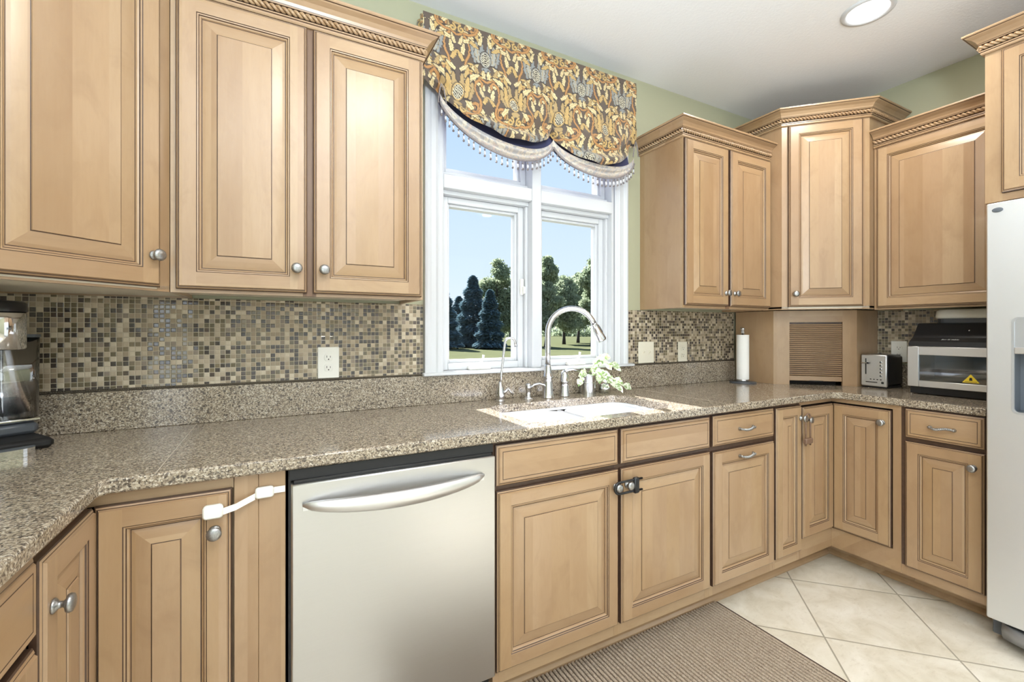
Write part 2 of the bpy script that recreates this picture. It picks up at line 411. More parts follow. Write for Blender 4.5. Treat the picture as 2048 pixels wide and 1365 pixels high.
# ------------------------------------------------------------------ room shell
XL, XR, YB, YF, ZC = -0.93, 3.19, 1.90, -3.2, 2.674
WX0, WX1, WZ0, WZ1 = 0.640, 1.630, 1.055, 2.46          # rough window opening
def struct(mb, name): return tag(mb.build(name), kind='structure')
b = MB(); b.box(XL - .15, XR + .15, YF - .15, YB + .2, -0.08, 0, 'floor'); struct(b, 'floor')
b = MB(); b.box(XL - .15, XR + .15, YF - .15, YB + .2, ZC, ZC + .1, 'ceil'); struct(b, 'ceiling')
b = MB()
b.box(XL - .15, WX0, YB, YB + .17, 0, ZC, 'olive'); b.box(WX1, XR + .15, YB, YB + .17, 0, ZC, 'olive')
b.box(WX0, WX1, YB, YB + .17, 0, WZ0, 'olive'); b.box(WX0, WX1, YB, YB + .17, WZ1, ZC, 'olive')
struct(b, 'wall_back')
b = MB(); b.box(XR, XR + .15, YF - .15, YB, 0, ZC, 'olive'); struct(b, 'wall_right')
b = MB(); b.box(XL - .15, XL, YF - .15, YB, 0, ZC, 'olive'); struct(b, 'wall_left')
b = MB(); b.box(XL - .15, XR + .15, YF - .15, YF, 0, ZC, 'olive'); struct(b, 'wall_front')
# mosaic splashback, liner strips
b = MB(); b.box(XL, 0.566, 1.892, YB, 1.066, 1.366, 'mosaic_x'); struct(b, 'trim_1')
b = MB(); b.box(1.735, 2.644, 1.892, YB, 1.066, 1.366, 'mosaic_x'); struct(b, 'trim_2')
b = MB(); b.box(3.182, XR, 0.0, 1.331, 1.066, 1.366, 'mosaic_y'); struct(b, 'trim_3')
def rope_strands(mb, p0, p1, r, strand, pitch, mat, n=2, phase=0.0, sub=10):
    p0, p1 = Vector(p0), Vector(p1); d = p1 - p0; L_ = d.length; d.normalize()
    up = Vector((0, 0, 1)); sd = d.cross(up)
    steps = max(4, int(L_ / pitch * sub))
    for q in range(n):
        pts = []
        for k in range(steps + 1):
            a = 2 * PI * (L_ * k / steps / pitch) + 2 * PI * q / n + phase
            pts.append(p0 + d * (L_ * k / steps) + (up * math.cos(a) + sd * math.sin(a)) * r)
        mb.tube(pts, strand, mat, seg=6)
for i, (x0, x1) in enumerate(((XL, 0.560), (1.738, 2.642))):
    b = MB(); b.box(x0, x1, 1.889, YB, 1.0572, 1.066, 'liner')
    x = x0
    while x < x1 - 0.02:
        e_ = min(x + 0.155, x1); rope_strands(b, (x + .001, 1.888, 1.0616), (e_ - .001, 1.888, 1.0616), .0016, .0022, .012, 'liner', sub=6); x = e_ + 0.001
    struct(b, 'trim_%d' % (4 + i))

# ------------------------------------------------------------------ window
win = thing('window_1', None, None, (1.135, 1.9, 1.055)); win['kind'] = 'structure'
wl = (-1.135, -1.9, -1.055)
def wpart(mb, name, par=None): return mb.build(name, par or win, wl if par is None else (0, 0, 0))
b = MB()   # casing with stepped profile
prof = [(0.0, 1.897), (0.0, 1.872), (0.010, 1.868), (0.022, 1.872), (0.030, 1.877), (0.050, 1.877), (0.058, 1.872), (0.066, 1.876), (0.078, 1.879), (0.086, 1.883), (0.086, 1.897)]
def casing(x_out, sgn, z0, z1):
    for k in range(len(prof) - 1):
        (a, ya), (c, yc) = prof[k], prof[k + 1]
        b.quad((x_out + sgn * a, ya, z0), (x_out + sgn * c, yc, z0), (x_out + sgn * c, yc, z1), (x_out + sgn * a, ya, z1), 'trim')
    b.face(b.add([(x_out + sgn * a, y, z1) for a, y in prof]), 'trim')
casing(0.570, 1, 1.0705, 2.546); casing(1.720, -1, 1.0705, 2.546)
b.box(0.57, 1.72, 1.870, 1.897, 2.46, 2.546, 'trim')
wpart(b, 'window_casing')
b = MB(); b.box(0.560, 1.757, 1.858, 1.897, 1.0555, 1.0705, 'trim', 0.004); b.box(.641, 1.629, 1.897, 2.0, 1.0555, 1.0705, 'trim'); wpart(b, 'window_sill')
b = MB()   # fixed frame: jambs, head, mullion, transom bar
FX0, FX1, MX0, MX1 = 0.656, 1.614, 1.108, 1.160
b.box(WX0 + .001, FX0, 1.888, 2.06, 1.0705, WZ1 - .001, 'trim'); b.box(FX1, WX1 - .001, 1.888, 2.06, 1.0705, WZ1 - .001, 'trim')
b.box(FX0, FX1, 1.888, 2.06, 2.43, WZ1 - .001, 'trim')
b.box(MX0, MX1, 1.876, 2.06, 1.0705, 2.43, 'trim', 0.003)
for x0, x1 in ((FX0, MX0), (MX1, FX1)):
    b.box(x0, x1, 1.878, 2.06, 1.886, 1.948, 'trim', 0.003)
    b.box(x0, x1, 1.91, 2.05, 1.868, 1.886, 'trim', 0.002)
    b.box(x0, x1, 1.92, 2.05, 1.948, 1.972, 'trim', 0.003)
    b.box(x0, x1, 2.0, 2.06, 1.0705, 1.078, 'trim')
    b.box(x0, x0 + .014, 1.92, 2.05, 1.0705, 1.868, 'trim', 0.002); b.box(x1 - .014, x1, 1.92, 2.05, 1.0705, 1.868, 'trim', 0.002)
wpart(b, 'window_frame')
def sash(name, x0, x1, z0, z1, w, wb, pane):
    b = MB()
    def ring(x0, x1, z0, z1, w, wb, y0, y1):
        b.box(x0, x0 + w, y0, y1, z0, z1, 'trim', 0.002); b.box(x1 - w, x1, y0, y1, z0, z1, 'trim', 0.002)
        b.box(x0 + w, x1 - w, y0, y1, z0, z0 + wb, 'trim', 0.002); b.box(x0 + w, x1 - w, y0, y1, z1 - w, z1, 'trim', 0.002)
    ring(x0, x1, z0, z1, w * .7, wb * .7, 1.942, 2.0)
    ring(x0 + w * .7, x1 - w * .7, z0 + wb * .7, z1 - w * .7, w * .3, wb * .3, 1.958, 2.0)
    o = wpart(b, 'sash')
    g = MB(); g.box(x0 + w - .002, x1 - w + .002, 1.984, 1.988, z0 + wb - .002, z1 - w + .002, 'glass')
    g.build('pane', o)
    return o
cw = 0.0145
s1 = sash('sash', FX0 + cw, MX0 - cw, 1.0712, 1.867, 0.040, 0.046, True)
sash('sash', MX1 + cw, FX1 - cw, 1.0712, 1.867, 0.040, 0.046, True)
sash('sash', FX0 + .001, MX0 - .001, 1.973, 2.429, 0.040, 0.030, True)
sash('sash', MX1 + .001, FX1 - .001, 1.973, 2.429, 0.040, 0.030, True)
for xx in (0.845, 1.40):
    b = MB(); b.box(xx - .055, xx + .055, 1.905, 1.941, 1.0706, 1.088, 'plastic', 0.005)
    b.tube([(xx - .03, 1.912, 1.091), (xx, 1.905, 1.100), (xx + .012, 1.902, 1.125), (xx + .014, 1.902, 1.14)], [.008, .008, .005, .006], 'plastic', 8); wpart(b, 'window_crank')
b = MB(); b.box(1.072, 1.090, 1.925, 1.942, 1.43, 1.51, 'plastic', 0.004); b.box(1.076, 1.086, 1.905, 1.93, 1.435, 1.47, 'plastic', 0.003); wpart(b, 'sash_lock')

# ------------------------------------------------------------------ cabinet kit
def door_mesh(w, h, bevel=0.036, stile=0.050):
    """raised-panel door, x 0..w, z 0..h, back at y 0, front towards -y"""
    b = MB()
    k = min(1.0, w / 0.24)
    stile *= (0.9 if w < 0.24 else 1.0)
    sk = 0.013
    bevel = min(bevel, (w - 2 * (stile + sk)) * 0.36)
    rings = [(0, 0.0), (0, -0.010), (0.0025, -0.0125), (0.0055, -0.0150), (0.0075, -0.0150), (0.0100, -0.0200),
             (stile, -0.0200), (stile + .0020, -0.0182), (stile + .0052, -0.0178), (stile + .0072, -0.0150), (stile + .0105, -0.0128), (stile + sk - .001, -0.0085), (stile + sk + .001, -0.0085)]
    mats = ['glaze_gap_shade', 'glaze_gap_shade', 'wood', 'glaze_gap_shade', 'wood', 'FRAME', 'glaze_gap_shade', 'wood', 'glaze_gap_shade', 'wood', 'wood', 'glaze_gap_shade']
    i0 = stile + sk + .001
    for q in range(1, 6):
        f = q / 5
        rings.append((i0 + bevel * f, -0.0085 - 0.0075 * (f ** 0.75))); mats.append('BEV')
    rings.append((i0 + bevel + .0020, -0.0164)); mats.append('glaze_gap_shade')
    rings.append((i0 + bevel + .0028, -0.0188)); mats.append('wood')
    def rect(i, y): return [(i, y, i), (w - i, y, i), (w - i, y, h - i), (i, y, h - i)]
    for k in range(len(rings) - 1):
        (i, y), (j, yy) = rings[k], rings[k + 1]
        mt = mats[k]
        if mt == 'FRAME':
            xa, xb = i, w - i
            b.quad((i, y, i), (j, yy, i), (j, yy, h - i), (i, y, h - i), 'wood')
            b.quad((w - j, yy, i), (w - i, y, i), (w - i, y, h - i), (w - j, yy, h - i), 'wood')
            b.quad((j, y, i), (w - j, y, i), (w - j, y, j), (j, y, j), 'woodh')
            b.quad((j, y, h - j), (w - j, y, h - j), (w - j, y, h - i), (j, y, h - i), 'woodh')
            continue
        A, B = rect(i, y), rect(j, yy)
        for q in range(4):
            p, r_ = q, (q + 1) % 4
            m2 = mt
            if mt in ('wood', 'BEV'): m2 = 'woodh' if q in (0, 2) else 'wood'
            b.quad(A[p], A[r_], B[r_], B[p], m2)
    i, y = rings[-1]
    b.quad(*rect(i, y), 'wood')
    b.quad(*rect(0, 0)[::-1], 'wood')
    return b
def slab_mesh(w, h):
    b = MB()
    rings = [(0, 0), (0, -.010), (.003, -.0115), (.008, -.0145), (.0095, -.0145), (.0125, -.0190), (.021, -.0190), (.0222, -.0183), (.0234, -.0190)]
    mats = ['glaze_gap_shade', 'glaze_gap_shade', 'woodh', 'glaze_gap_shade', 'woodh', 'woodh', 'glaze_gap_shade', 'glaze_gap_shade']
    rect = lambda i, y: [(i, y, i), (w - i, y, i), (w - i, y, h - i), (i, y, h - i)]
    for k in range(len(rings) - 1):
        A, B = rect(*rings[k]), rect(*rings[k + 1])
        for q in range(4): b.quad(A[q], A[(q + 1) % 4], B[(q + 1) % 4], B[q], mats[k])
    b.quad(*rect(*rings[-1]), 'woodh'); b.quad(*rect(0, 0)[::-1], 'woodh')
    return b
def knob(parent, x, z, y=-0.02):
    b = MB()
    b.lathe([(.0125, 0), (.0135, .002), (.011, .005), (.0065, .008), (.0055, .014), (.009, .018), (.0150, .0195), (.0165, .023), (.0150, .0275), (.009, .030), (.002, .0306)], (0, 0, 0), 'pewter', 20, '-Y')
    return b.build('knob', parent, (x, y, z))
def pull(parent, x, z, L_=0.075, y=-0.019):
    b = MB()
    n = 28
    ctr = [Vector((-L_ / 2 + L_ * k / n, -0.010 - 0.016 * math.sin(PI * k / n), -.004 * math.sin(2 * PI * k / n))) for k in range(n + 1)]
    for ph in range(3):
        pts = []
        for k, p in enumerate(ctr):
            a = 2 * PI * (k / n * 4.5 + ph / 3)
            rr = .0036 * min(1, 4 * min(k, n - k) / n + .3)
            pts.append(p + Vector((0, math.cos(a) * rr, math.sin(a) * rr)))
        b.tube(pts, .0032, 'pewter', 7)
    for sx in (-1, 1):
        b.lathe([(.0075, -.001), (.0075, .004), (.005, .010), (.0058, .014), (.003, .016)], (sx * L_ / 2, 0, 0), 'pewter', 14, '-Y')
    return b.build('pull', parent, (x, y, z))
def door(parent, x0, x1, z0, z1, kn=None, y=0.0, **kw):
    d = door_mesh(x1 - x0, z1 - z0, **kw).build('door', parent, (x0, y - .0005, z0))
    if kn: knob(d, kn[0] - x0, kn[1] - z0)
    return d
def drawer(parent, x0, x1, z0, z1, pl=True, name='drawer'):
    d = slab_mesh(x1 - x0, z1 - z0).build(name, parent, (x0, -.0005, z0))
    if pl: pull(d, (x1 - x0) / 2, (z1 - z0) / 2 - .003, min(.095, (x1 - x0) * .3))
    return d
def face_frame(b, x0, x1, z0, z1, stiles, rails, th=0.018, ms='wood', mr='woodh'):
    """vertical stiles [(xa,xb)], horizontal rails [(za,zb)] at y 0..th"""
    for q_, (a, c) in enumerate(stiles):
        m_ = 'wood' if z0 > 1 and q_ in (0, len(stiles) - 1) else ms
        if z0 < 1 and ms == 'glaze_gap_shade':
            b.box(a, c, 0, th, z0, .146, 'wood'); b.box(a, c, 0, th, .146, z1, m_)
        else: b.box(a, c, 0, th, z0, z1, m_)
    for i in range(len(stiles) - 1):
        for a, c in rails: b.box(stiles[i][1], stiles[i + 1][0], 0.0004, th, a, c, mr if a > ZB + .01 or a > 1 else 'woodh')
def sweep(b, path, prof, z, mat_of, closed=False):
    """profile (outward, up) swept along a plan path with mitres; outward is to the right of travel"""
    n = len(path); P = [Vector((p[0], p[1])) for p in path]
    offs = []
    for i in range(n):
        def nrm(a, c):
            d = (P[c] - P[a]).normalized(); return Vector((d.y, -d.x))
        if i == 0: o = nrm(0, 1); sc = 1
        elif i == n - 1: o = nrm(n - 2, n - 1); sc = 1
        else:
            n1, n2 = nrm(i - 1, i), nrm(i, i + 1); o = (n1 + n2).normalized(); sc = 1 / max(.3, o.dot(n1))
        offs.append(o * sc)
    rows = []
    for i in range(n):
        rows.append([(P[i].x + offs[i].x * d, P[i].y + offs[i].y * d, z + h) for d, h in prof])
    for i in range(n - 1):
        for k in range(len(prof) - 1):
            b.quad(rows[i][k], rows[i + 1][k], rows[i + 1][k + 1], rows[i][k + 1], mat_of(k))
    b.face(b.add(rows[0]), 'wood'); b.face(b.add(rows[-1]), 'wood')
    return offs
CROWN = [(0, 0), (.008, 0), (.011, .004), (.011, .010), (.014, .012), (.014, .016), (.006, .018), (.006, .042), (.015, .043), (.017, .046), (.018, .048), (.022, .056), (.032, .067), (.046, .075), (.049, .078), (.053, .079), (.056, .082), (.056, .088), (0, .088)]
def crown(parent, path, z, prof=CROWN):
    b = MB()
    sweep(b, path, prof, z, lambda k: 'glaze_gap_shade' if k in (3, 5, 6, 7, 9, 14) else 'woodh')
    c = b.build('crown_moulding', parent)
    rb = MB(); P = [Vector(p) for p in path]
    n = len(P)
    def off(i, d):
        def nrm(a, e):
            q = (P[e] - P[a]).normalized(); return Vector((q.y, -q.x))
        if i == 0: return P[i] + nrm(0, 1) * d
        if i == n - 1: return P[i] + nrm(n - 2, n - 1) * d
        n1, n2 = nrm(i - 1, i), nrm(i, i + 1); o = (n1 + n2).normalized(); return P[i] + o * d / max(.3, o.dot(n1))
    for i in range(n - 1):
        a, e = off(i, .0125), off(i + 1, .0125)
        rope_strands(rb, (a.x, a.y, z + .030), (e.x, e.y, z + .030), .0056, .0054, .034, 'wood', 2)
    rb.build('rope_trim', c)
    return c
FY = 1.307       # face frame plane, back run
FXB = 2.628      # face frame plane, right run
FXC = -0.366     # face frame plane, left run
ZB, ZT = 0.100, 0.8955
CT0, CT1 = 0.896, 0.930

def base_body(parent, w, depth, stiles, rails, toe=0.085, left=True, right=True, top_open=False):
    b = MB()
    face_frame(b, 0, w, ZB, ZT, stiles, rails, ms='glaze_gap_shade', mr='glaze_gap_shade')  # frame strips coloured dark to stand for shade between doors and drawers
    b.box(0, .014, .018, depth, ZB, ZT, 'wood'); b.box(w - .014, w, .018, depth, ZB, ZT, 'wood')
    b.box(.014, w - .014, .02, depth, ZB, ZB + .014, 'cream'); b.box(.014, w - .014, depth - .012, depth, ZB + .014, ZT, 'cream')
    b.box(.014, w - .014, .0185, .022, ZB + .014, ZT - .02, 'dark')
    body = b.build('body', parent)
    k = MB(); k.box(0, w, toe, toe + .015, 0.0005, ZB, 'woodh'); k.build('toe_kick', parent)
    return body
DB = 1.894 - FY
# --- sink base
c = thing('sink_base_cabinet', 'wide maple sink base cabinet with two doors right of the dishwasher', 'cabinet', (0.622, FY, 0))
w = 1.658 - .622
base_body(c, w, DB, [(0, .024), (.506, .542), (w - .026, w)], [(ZB, .15), (.728, .755), (.872, ZT)])
d1 = door(c, .008, .517, .146, .733, (.497, .672))
d2 = door(c, .529, 1.027, .146, .733, (.553, .672))
tag(drawer(c, .006, .517, .749, .883, False, 'false_drawer_front'), 'plain maple panel below the left bowl')
drawer(c, .529, 1.027, .749, .883, False, 'false_drawer_front')
# --- pull-out base
c = thing('pullout_base_cabinet', 'maple base cabinet with rope pulls on drawer and pull-out front beside the sink doors', 'cabinet', (1.659, FY, 0))
w = 2.108 - 1.659
base_body(c, w, DB, [(0, .022), (w - .022, w)], [(ZB, .15), (.726, .752), (.872, ZT)])
drawer(c, .008, .441, .749, .884)
d = door(c, .008, .441, .146, .728); pull(d, .2165, .546, .095, -.020)
# --- narrow base
c = thing('narrow_base_cabinet', 'narrow full-height maple base cabinet just left of the inside corner', 'cabinet', (2.109, FY, 0))
w = 2.330 - 2.109
base_body(c, w, DB, [(0, .02), (w - .02, w)], [(ZB, .16), (.866, ZT)])
door(c, .007, .216, .152, .880, (.199, .818))
# --- right corner base (two doors meeting in the corner)
c = thing('corner_base_cabinet', 'maple corner base cabinet whose two doors meet at the right inside corner', 'cabinet', (2.331, FY, 0))
b = MB()
cx = FXB - 2.331; cy = -(FY - 1.005)
b.box(0, .012, 0, DB, ZB, ZT, 'wood'); b.box(.012, cx, .0004, .018, ZB, .20, 'woodh'); b.box(.012, cx, .0004, .018, .874, ZT, 'woodh')
b.box(cx, cx + .018, cy, .018, ZB, .20, 'woodh'); b.box(cx, cx + .018, cy, .018, .874, ZT, 'woodh')
b.box(cx, cx + .018, cy, cy + .033, .20, .874, 'wood'); b.box(cx + .018, 3.186 - 2.331, cy, cy + .014, ZB, ZT, 'wood')
b.box(.012, cx + .5, .05, .054, .2, .874, 'dark'); b.box(cx + .05, cx + .054, cy + .03, .05, .2, .874, 'dark')
b.prism([(.012, .018), (cx + .018, .018), (cx + .018, cy + .014), (.85, cy + .014), (.85, DB), (.012, DB)], ZB, ZB + .014, 'cream')
b.build('body', c)
b = MB(); b.box(0, 2.762 - 2.331, 0.085, .1, .0005, ZB, 'woodh'); b.box(2.762 - 2.331, 2.777 - 2.331, cy, .1, .0005, ZB, 'woodh'); b.build('toe_kick', c)
door(c, .005, FXB - .013 - 2.331, .206, .868, (.030, .806))
d = door_mesh(FY - .0135 - 1.041, .662).build('door', c, (cx - .0005, -.0135, .206), R(-90))
knob(d, FY - .0135 - 1.041 - .032, .60)
# --- right drawer base
c = thing('drawer_base_cabinet', 'maple base cabinet with one drawer over one door beside the refrigerator', 'cabinet', (FXB, 1.004, 0), R(-90))
w = 1.004 - .712
base_body(c, w, 3.186 - FXB, [(0, .022), (w - .012, w)], [(ZB, .15), (.728, .758), (.874, ZT)], 0.134)
drawer(c, .017, w - .006, .753, .889)
door(c, .017, w - .006, .145, .736, (w - .040, .672))
# --- left corner base
c = thing('corner_base_cabinet', 'maple corner base cabinet with two doors meeting left of the dishwasher', 'cabinet', (FXC, FY, 0))
b = MB()
x1 = -.092 - FXC; y1 = 1.034 - FY
b.box(0, x1, .0004, .018, ZB, .14, 'woodh'); b.box(0, x1, .0004, .018, .864, ZT, 'woodh')
b.box(-.018, 0, y1, .018, ZB, .14, 'woodh'); b.box(-.018, 0, y1, .018, .864, ZT, 'woodh')
b.box(x1 - .014, x1, .018, DB, ZB, ZT, 'wood'); b.box(-.56, -.018, y1, y1 + .014, ZB, ZT, 'wood')
b.box(-.05, x1 - .02, .05, .054, .12, .87, 'dark'); b.box(-.054, -.05, y1 + .02, .05, .12, .87, 'dark')
b.prism([(-.56, y1 + .014), (-.018, y1 + .014), (-.018, .018), (x1 - .014, .018), (x1 - .014, DB), (-.56, DB)], ZB, ZB + .014, 'cream')
b.build('body', c)
b = MB(); b.box(-.08, x1, .085, .1, .0005, ZB, 'woodh'); b.box(-.095, -.08, y1, .1, .0005, ZB, 'woodh'); b.build('toe_kick', c)
dl = door(c, .014, x1 - .003, .145, .866, (x1 - .037, .772))
d = door_mesh(FY - .0135 - 1.040, .721).build('door', c, (.0005, 1.040 - FY, .145), R(90)); knob(d, .03, .626)
# --- left drawer base
c = thing('drawer_base_cabinet', 'maple base cabinet with a plain drawer front in the near left corner of the photo', 'cabinet', (FXC, 0.50, 0), R(90))
w = 1.033 - .50
base_body(c, w, .55, [(0, .022), (w - .012, w)], [(ZB, .15), (.728, .752), (.872, ZT)])
drawer(c, .017, w - .009, .745, .884); door(c, .017, w - .009, .145, .730, (.05, .68))
# --- filler between the corner cabinet and the dishwasher
b = MB(); b.box(-.0905, -.038, FY - .004, FY + .016, .0005, ZT, 'wood', .001); b.box(-.0375, .0235, FY - .004, FY + .016, .0005, ZT, 'wood', .001)
tag(b.build('filler_panel'), 'narrow plain maple filler panel left of the dishwasher', 'panel')
# --- shoe mouldings
b = MB(); b.extrude([(1.391, .0005), (1.376, .0005), (1.378, .012), (1.386, .022), (1.391, .026)], 0, .622, 2.747, 'woodh'); struct(b, 'baseboard_back')
b = MB(); b.extrude([(2.7615, .0005), (2.7465, .0005), (2.7485, .012), (2.7565, .022), (2.7615, .026)], 1, .712, 1.39, 'woodh'); struct(b, 'baseboard_right')

# ------------------------------------------------------------------ wall cabinets
UY = 1.60
def wall_body(parent, w, depth, z0, z1, stiles, left='wood', drop=.012):
    b = MB()
    face_frame(b, 0, w, z0, z1, stiles, [(z0, z0 + .03), (z1 - .06, z1)], ms='wood' if w > .8 else 'gap_shade', mr='woodh')  # middle stile coloured as the shaded gap between two doors
    b.box(0, .012, .018, depth, z0, z1, 'wood'); b.box(w - .012, w, .018, depth, z0, z1, 'wood')
    b.box(.012, w - .012, .018, depth, z0 + drop, z0 + drop + .012, 'cream'); b.box(.012, w - .012, .018, depth, z1 - .012, z1, 'wood')
    b.box(.012, w - .012, .0185, .022, z0 + .03, z1 - .06, 'dark')
    b.box(.012, w - .012, depth - .01, depth, z0 + drop, z1, 'cream')
    return b.build('body', parent)
UZ0, UZ1 = 1.366, 2.262
c = thing('wall_cabinet', 'two-door maple wall cabinet left of the window under rope-trimmed crown', 'cabinet', (-.268, UY, 0), 0)
w = .478 + .268
wall_body(c, w, 1.899 - UY, UZ0, UZ1, [(0, .022), (.347, .387), (w - .022, w)])
door(c, .014, .359, 1.376, 2.236, (.328, 1.452)); door(c, .377, w - .008, 1.376, 2.236, (.409, 1.452))
crown(c, [(0, 0), (w - .006, 0), (w - .006, .285)], 2.240)
c = thing('wall_cabinet', 'two-door maple wall cabinet right of the window with a glossy exposed side', 'cabinet', (1.832, UY, 0), 0)
w = 2.5465 - 1.832
wall_body(c, w, 1.899 - UY, UZ0 + .004, UZ1, [(0, .012), (.33, .362), (w - .012, w)])
door(c, .006, .337, 1.384, 2.236, (.311, 1.454)); door(c, .357, w - .006, 1.384, 2.236, (.383, 1.454))
crown(c, [(0, .297), (0, 0), (w, 0)], 2.240)
# diagonal corner wall cabinets: local frame along the diagonal face
def diag_cab(label, p0, p1, foot, z0, z1, zc, dz, kn, rot):
    c = thing('corner_wall_cabinet', label, 'cabinet', (p0[0], p0[1], 0), rot)
    inv = Matrix.Rotation(-rot, 2)
    L_ = (Vector(p1) - Vector(p0)).length
    fp = [tuple(inv @ (Vector(q) - Vector(p0))) for q in foot]
    b = MB()
    face_frame(b, 0, L_, z0, z1, [(0, .034), (L_ - .034, L_)], [(z0, z0 + .03), (z1 - .06, z1)])
    b.box(.034, L_ - .034, .0185, .022, z0 + .03, z1 - .06, 'dark')
    n = len(fp)
    for i in range(1, n):
        a, e_ = Vector(fp[i]), Vector(fp[(i + 1) % n]); 
        b.quad((a.x, a.y, z0), (e_.x, e_.y, z0), (e_.x, e_.y, z1), (a.x, a.y, z1), 'wood')
    b.prism([fp[0], fp[1]] + fp[2:], z0 + .006, z0 + .016, 'cream'); b.prism(fp, z1 - .01, z1, 'wood')
    b.build('body', c)
    door(c, .030, L_ - .033, dz[0], dz[1], kn)
    return c, fp
cl_, fp = diag_cab('diagonal maple corner wall cabinet at the far left edge, cut off at the top', (-.582, 1.288), (-.27, 1.60),
    [(-.582, 1.288), (-.27, 1.60), (-.27, 1.899), (-.929, 1.899), (-.929, 1.288)], UZ0, 2.42, 2.40, (1.376, 2.404), (.385, 1.462), R(45))
crown(cl_, [fp[4], fp[0], fp[1], fp[2]], 2.400)
cr_, fp = diag_cab('tall diagonal maple corner wall cabinet above the appliance garage', (2.548, 1.524), (2.845, 1.227),
    [(2.548, 1.524), (2.845, 1.227), (3.189, 1.227), (3.189, 1.899), (2.548, 1.899)], 1.371, 2.43, 2.40, (1.386, 2.407), (.062, 1.458), R(-45))
crown(cr_, [fp[4], fp[0], fp[1], fp[2]], 2.410)
c = thing('wall_cabinet', 'single-door maple wall cabinet over the black countertop oven', 'cabinet', (2.89, 1.224, 0), R(-90))
w = 1.224 - .712
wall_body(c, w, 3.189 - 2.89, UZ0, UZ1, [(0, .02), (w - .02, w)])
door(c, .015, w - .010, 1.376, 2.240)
crown(c, [(0.001, 0), (w - .0, 0)], 2.244)
c = thing('refrigerator_cabinet', 'deep maple cabinet above the refrigerator at the right edge', 'cabinet', (2.58, .709, 0), R(-90))
w = .94
wall_body(c, w, 3.189 - 2.58, 1.775, 2.41, [(0, .05), (.46, .50), (w - .03, w)])
door(c, .050, .475, 1.806, 2.378, None); door(c, .487, .915, 1.806, 2.378, None)
crown(c, [(0, .58), (0, 0), (w, 0)], 2.388)

# ------------------------------------------------------------------ appliance garage with tambour door
p0, p1 = (2.645, 1.632), (2.945, 1.332)
c = thing('appliance_garage', 'maple appliance garage with a slatted roll-up door standing on the corner worktop', 'cabinet', (p0[0], p0[1], 0), R(-45))
L_ = math.dist(p0, p1); inv = Matrix.Rotation(R(45), 2)
fp = [tuple(inv @ (Vector(q) - Vector(p0))) for q in (p0, p1, (3.186, 1.332), (3.186, 1.88), (2.645, 1.88))]
z0, z1 = CT1 + .0005, 1.3705
b = MB(); b.box(0, .085, 0, .018, z0, z1, 'wood'); b.box(L_ - .070, L_, 0, .018, z0, z1, 'wood'); b.box(.085, L_ - .07, .0004, .018, 1.302, z1, 'woodh')
b.box(.085, L_ - .07, .10, .104, z0, z1, 'dark'); b.build('face_frame', c)
for (i, j) in ((4, 0), (1, 2)):
    b = MB(); a, e_ = Vector(fp[i]), Vector(fp[j]); d_ = (e_ - a).normalized(); n_ = Vector((-d_.y, d_.x)) * .012
    cen = sum((Vector(q) for q in fp), Vector((0, 0))) / 5
    if n_.dot(cen - a) < 0: n_ = -n_
    if i == 4: e_ = e_ - d_ * .0001
    b.prism([tuple(a), tuple(e_), tuple(e_ + n_), tuple(a + n_)], z0, z1, 'wood'); b.build('side_panel', c)
b = MB(); k = 0; zz = .986
while zz + .0105 < 1.302:
    pr = [(.0115, zz), (.007, zz + .0008), (.004, zz + .003), (.003, zz + .005), (.004, zz + .007), (.007, zz + .0084), (.0115, zz + .0092)]
    b.extrude(pr, 0, .086, L_ - .071, 'woodd'); zz += .0118
b.box(.086, L_ - .071, .0112, .014, .986, 1.302, 'glaze_gap_shade')
b.box(.086, L_ - .071, .005, .017, .955, .984, 'woodd', .002)
td = b.build('tambour_door', c)
b = MB(); b.box(.19, .26, .001, .0055, .952, .958, 'slot', .001); b.build('finger_pull', td)

# ------------------------------------------------------------------ worktop
def offset_poly(poly, d):
    n = len(poly); out = []
    for i in range(n):
        p0_, p_, p2_ = Vector(poly[i - 1]), Vector(poly[i]), Vector(poly[(i + 1) % n])
        d1_ = (p_ - p0_).normalized(); d2_ = (p2_ - p_).normalized()
        n1, n2 = Vector((-d1_.y, d1_.x)), Vector((-d2_.y, d2_.x)); o = (n1 + n2).normalized()
        out.append(tuple(p_ + o * d / max(.3, o.dot(n1))))
    return out
CX, CY, CXB = -.336, 1.277, 2.606
outer = [(CX, .30), (CX, CY - .012), (CX + .012, CY), (CXB - .03, CY), (CXB, CY - .03), (CXB, .714), (3.1885, .714), (3.1885, 1.8985), (-.9285, 1.8985), (-.9285, .30)]
cut = rrect(.785, 1.525, 1.345, 1.735, .075, 8)
bowl1 = rrect(.787, 1.150, 1.347, 1.733, .070, 8); bowl2 = rrect(1.170, 1.523, 1.347, 1.733, .070, 8)
ct = thing('countertop', 'speckled brown granite worktop running round three sides of the kitchen', 'worktop', (1.1, 1.6, CT0))
off = (-1.1, -1.6, -CT0)
bm = bmesh.new()
def loop(poly, z): 
    vs = [bm.verts.new((p[0], p[1], z)) for p in poly]
    es = [bm.edges.new((vs[i], vs[(i + 1) % len(vs)])) for i in range(len(vs))]
    return vs, es
top_in = offset_poly(outer, .006)
vt, et = loop(top_in, CT1); h1, e1 = loop(cut, CT1)
bmesh.ops.triangle_fill(bm, edges=et + e1, use_beauty=True)
vb, eb = loop(offset_poly(outer, .004), CT0); g1, f1 = loop(cut, CT0)
bmesh.ops.triangle_fill(bm, edges=eb + f1, use_beauty=True)
steps = [(.0018, CT1 - .0018), (0.0, CT1 - .006), (0.0, CT0 + .004)]
prev = vt
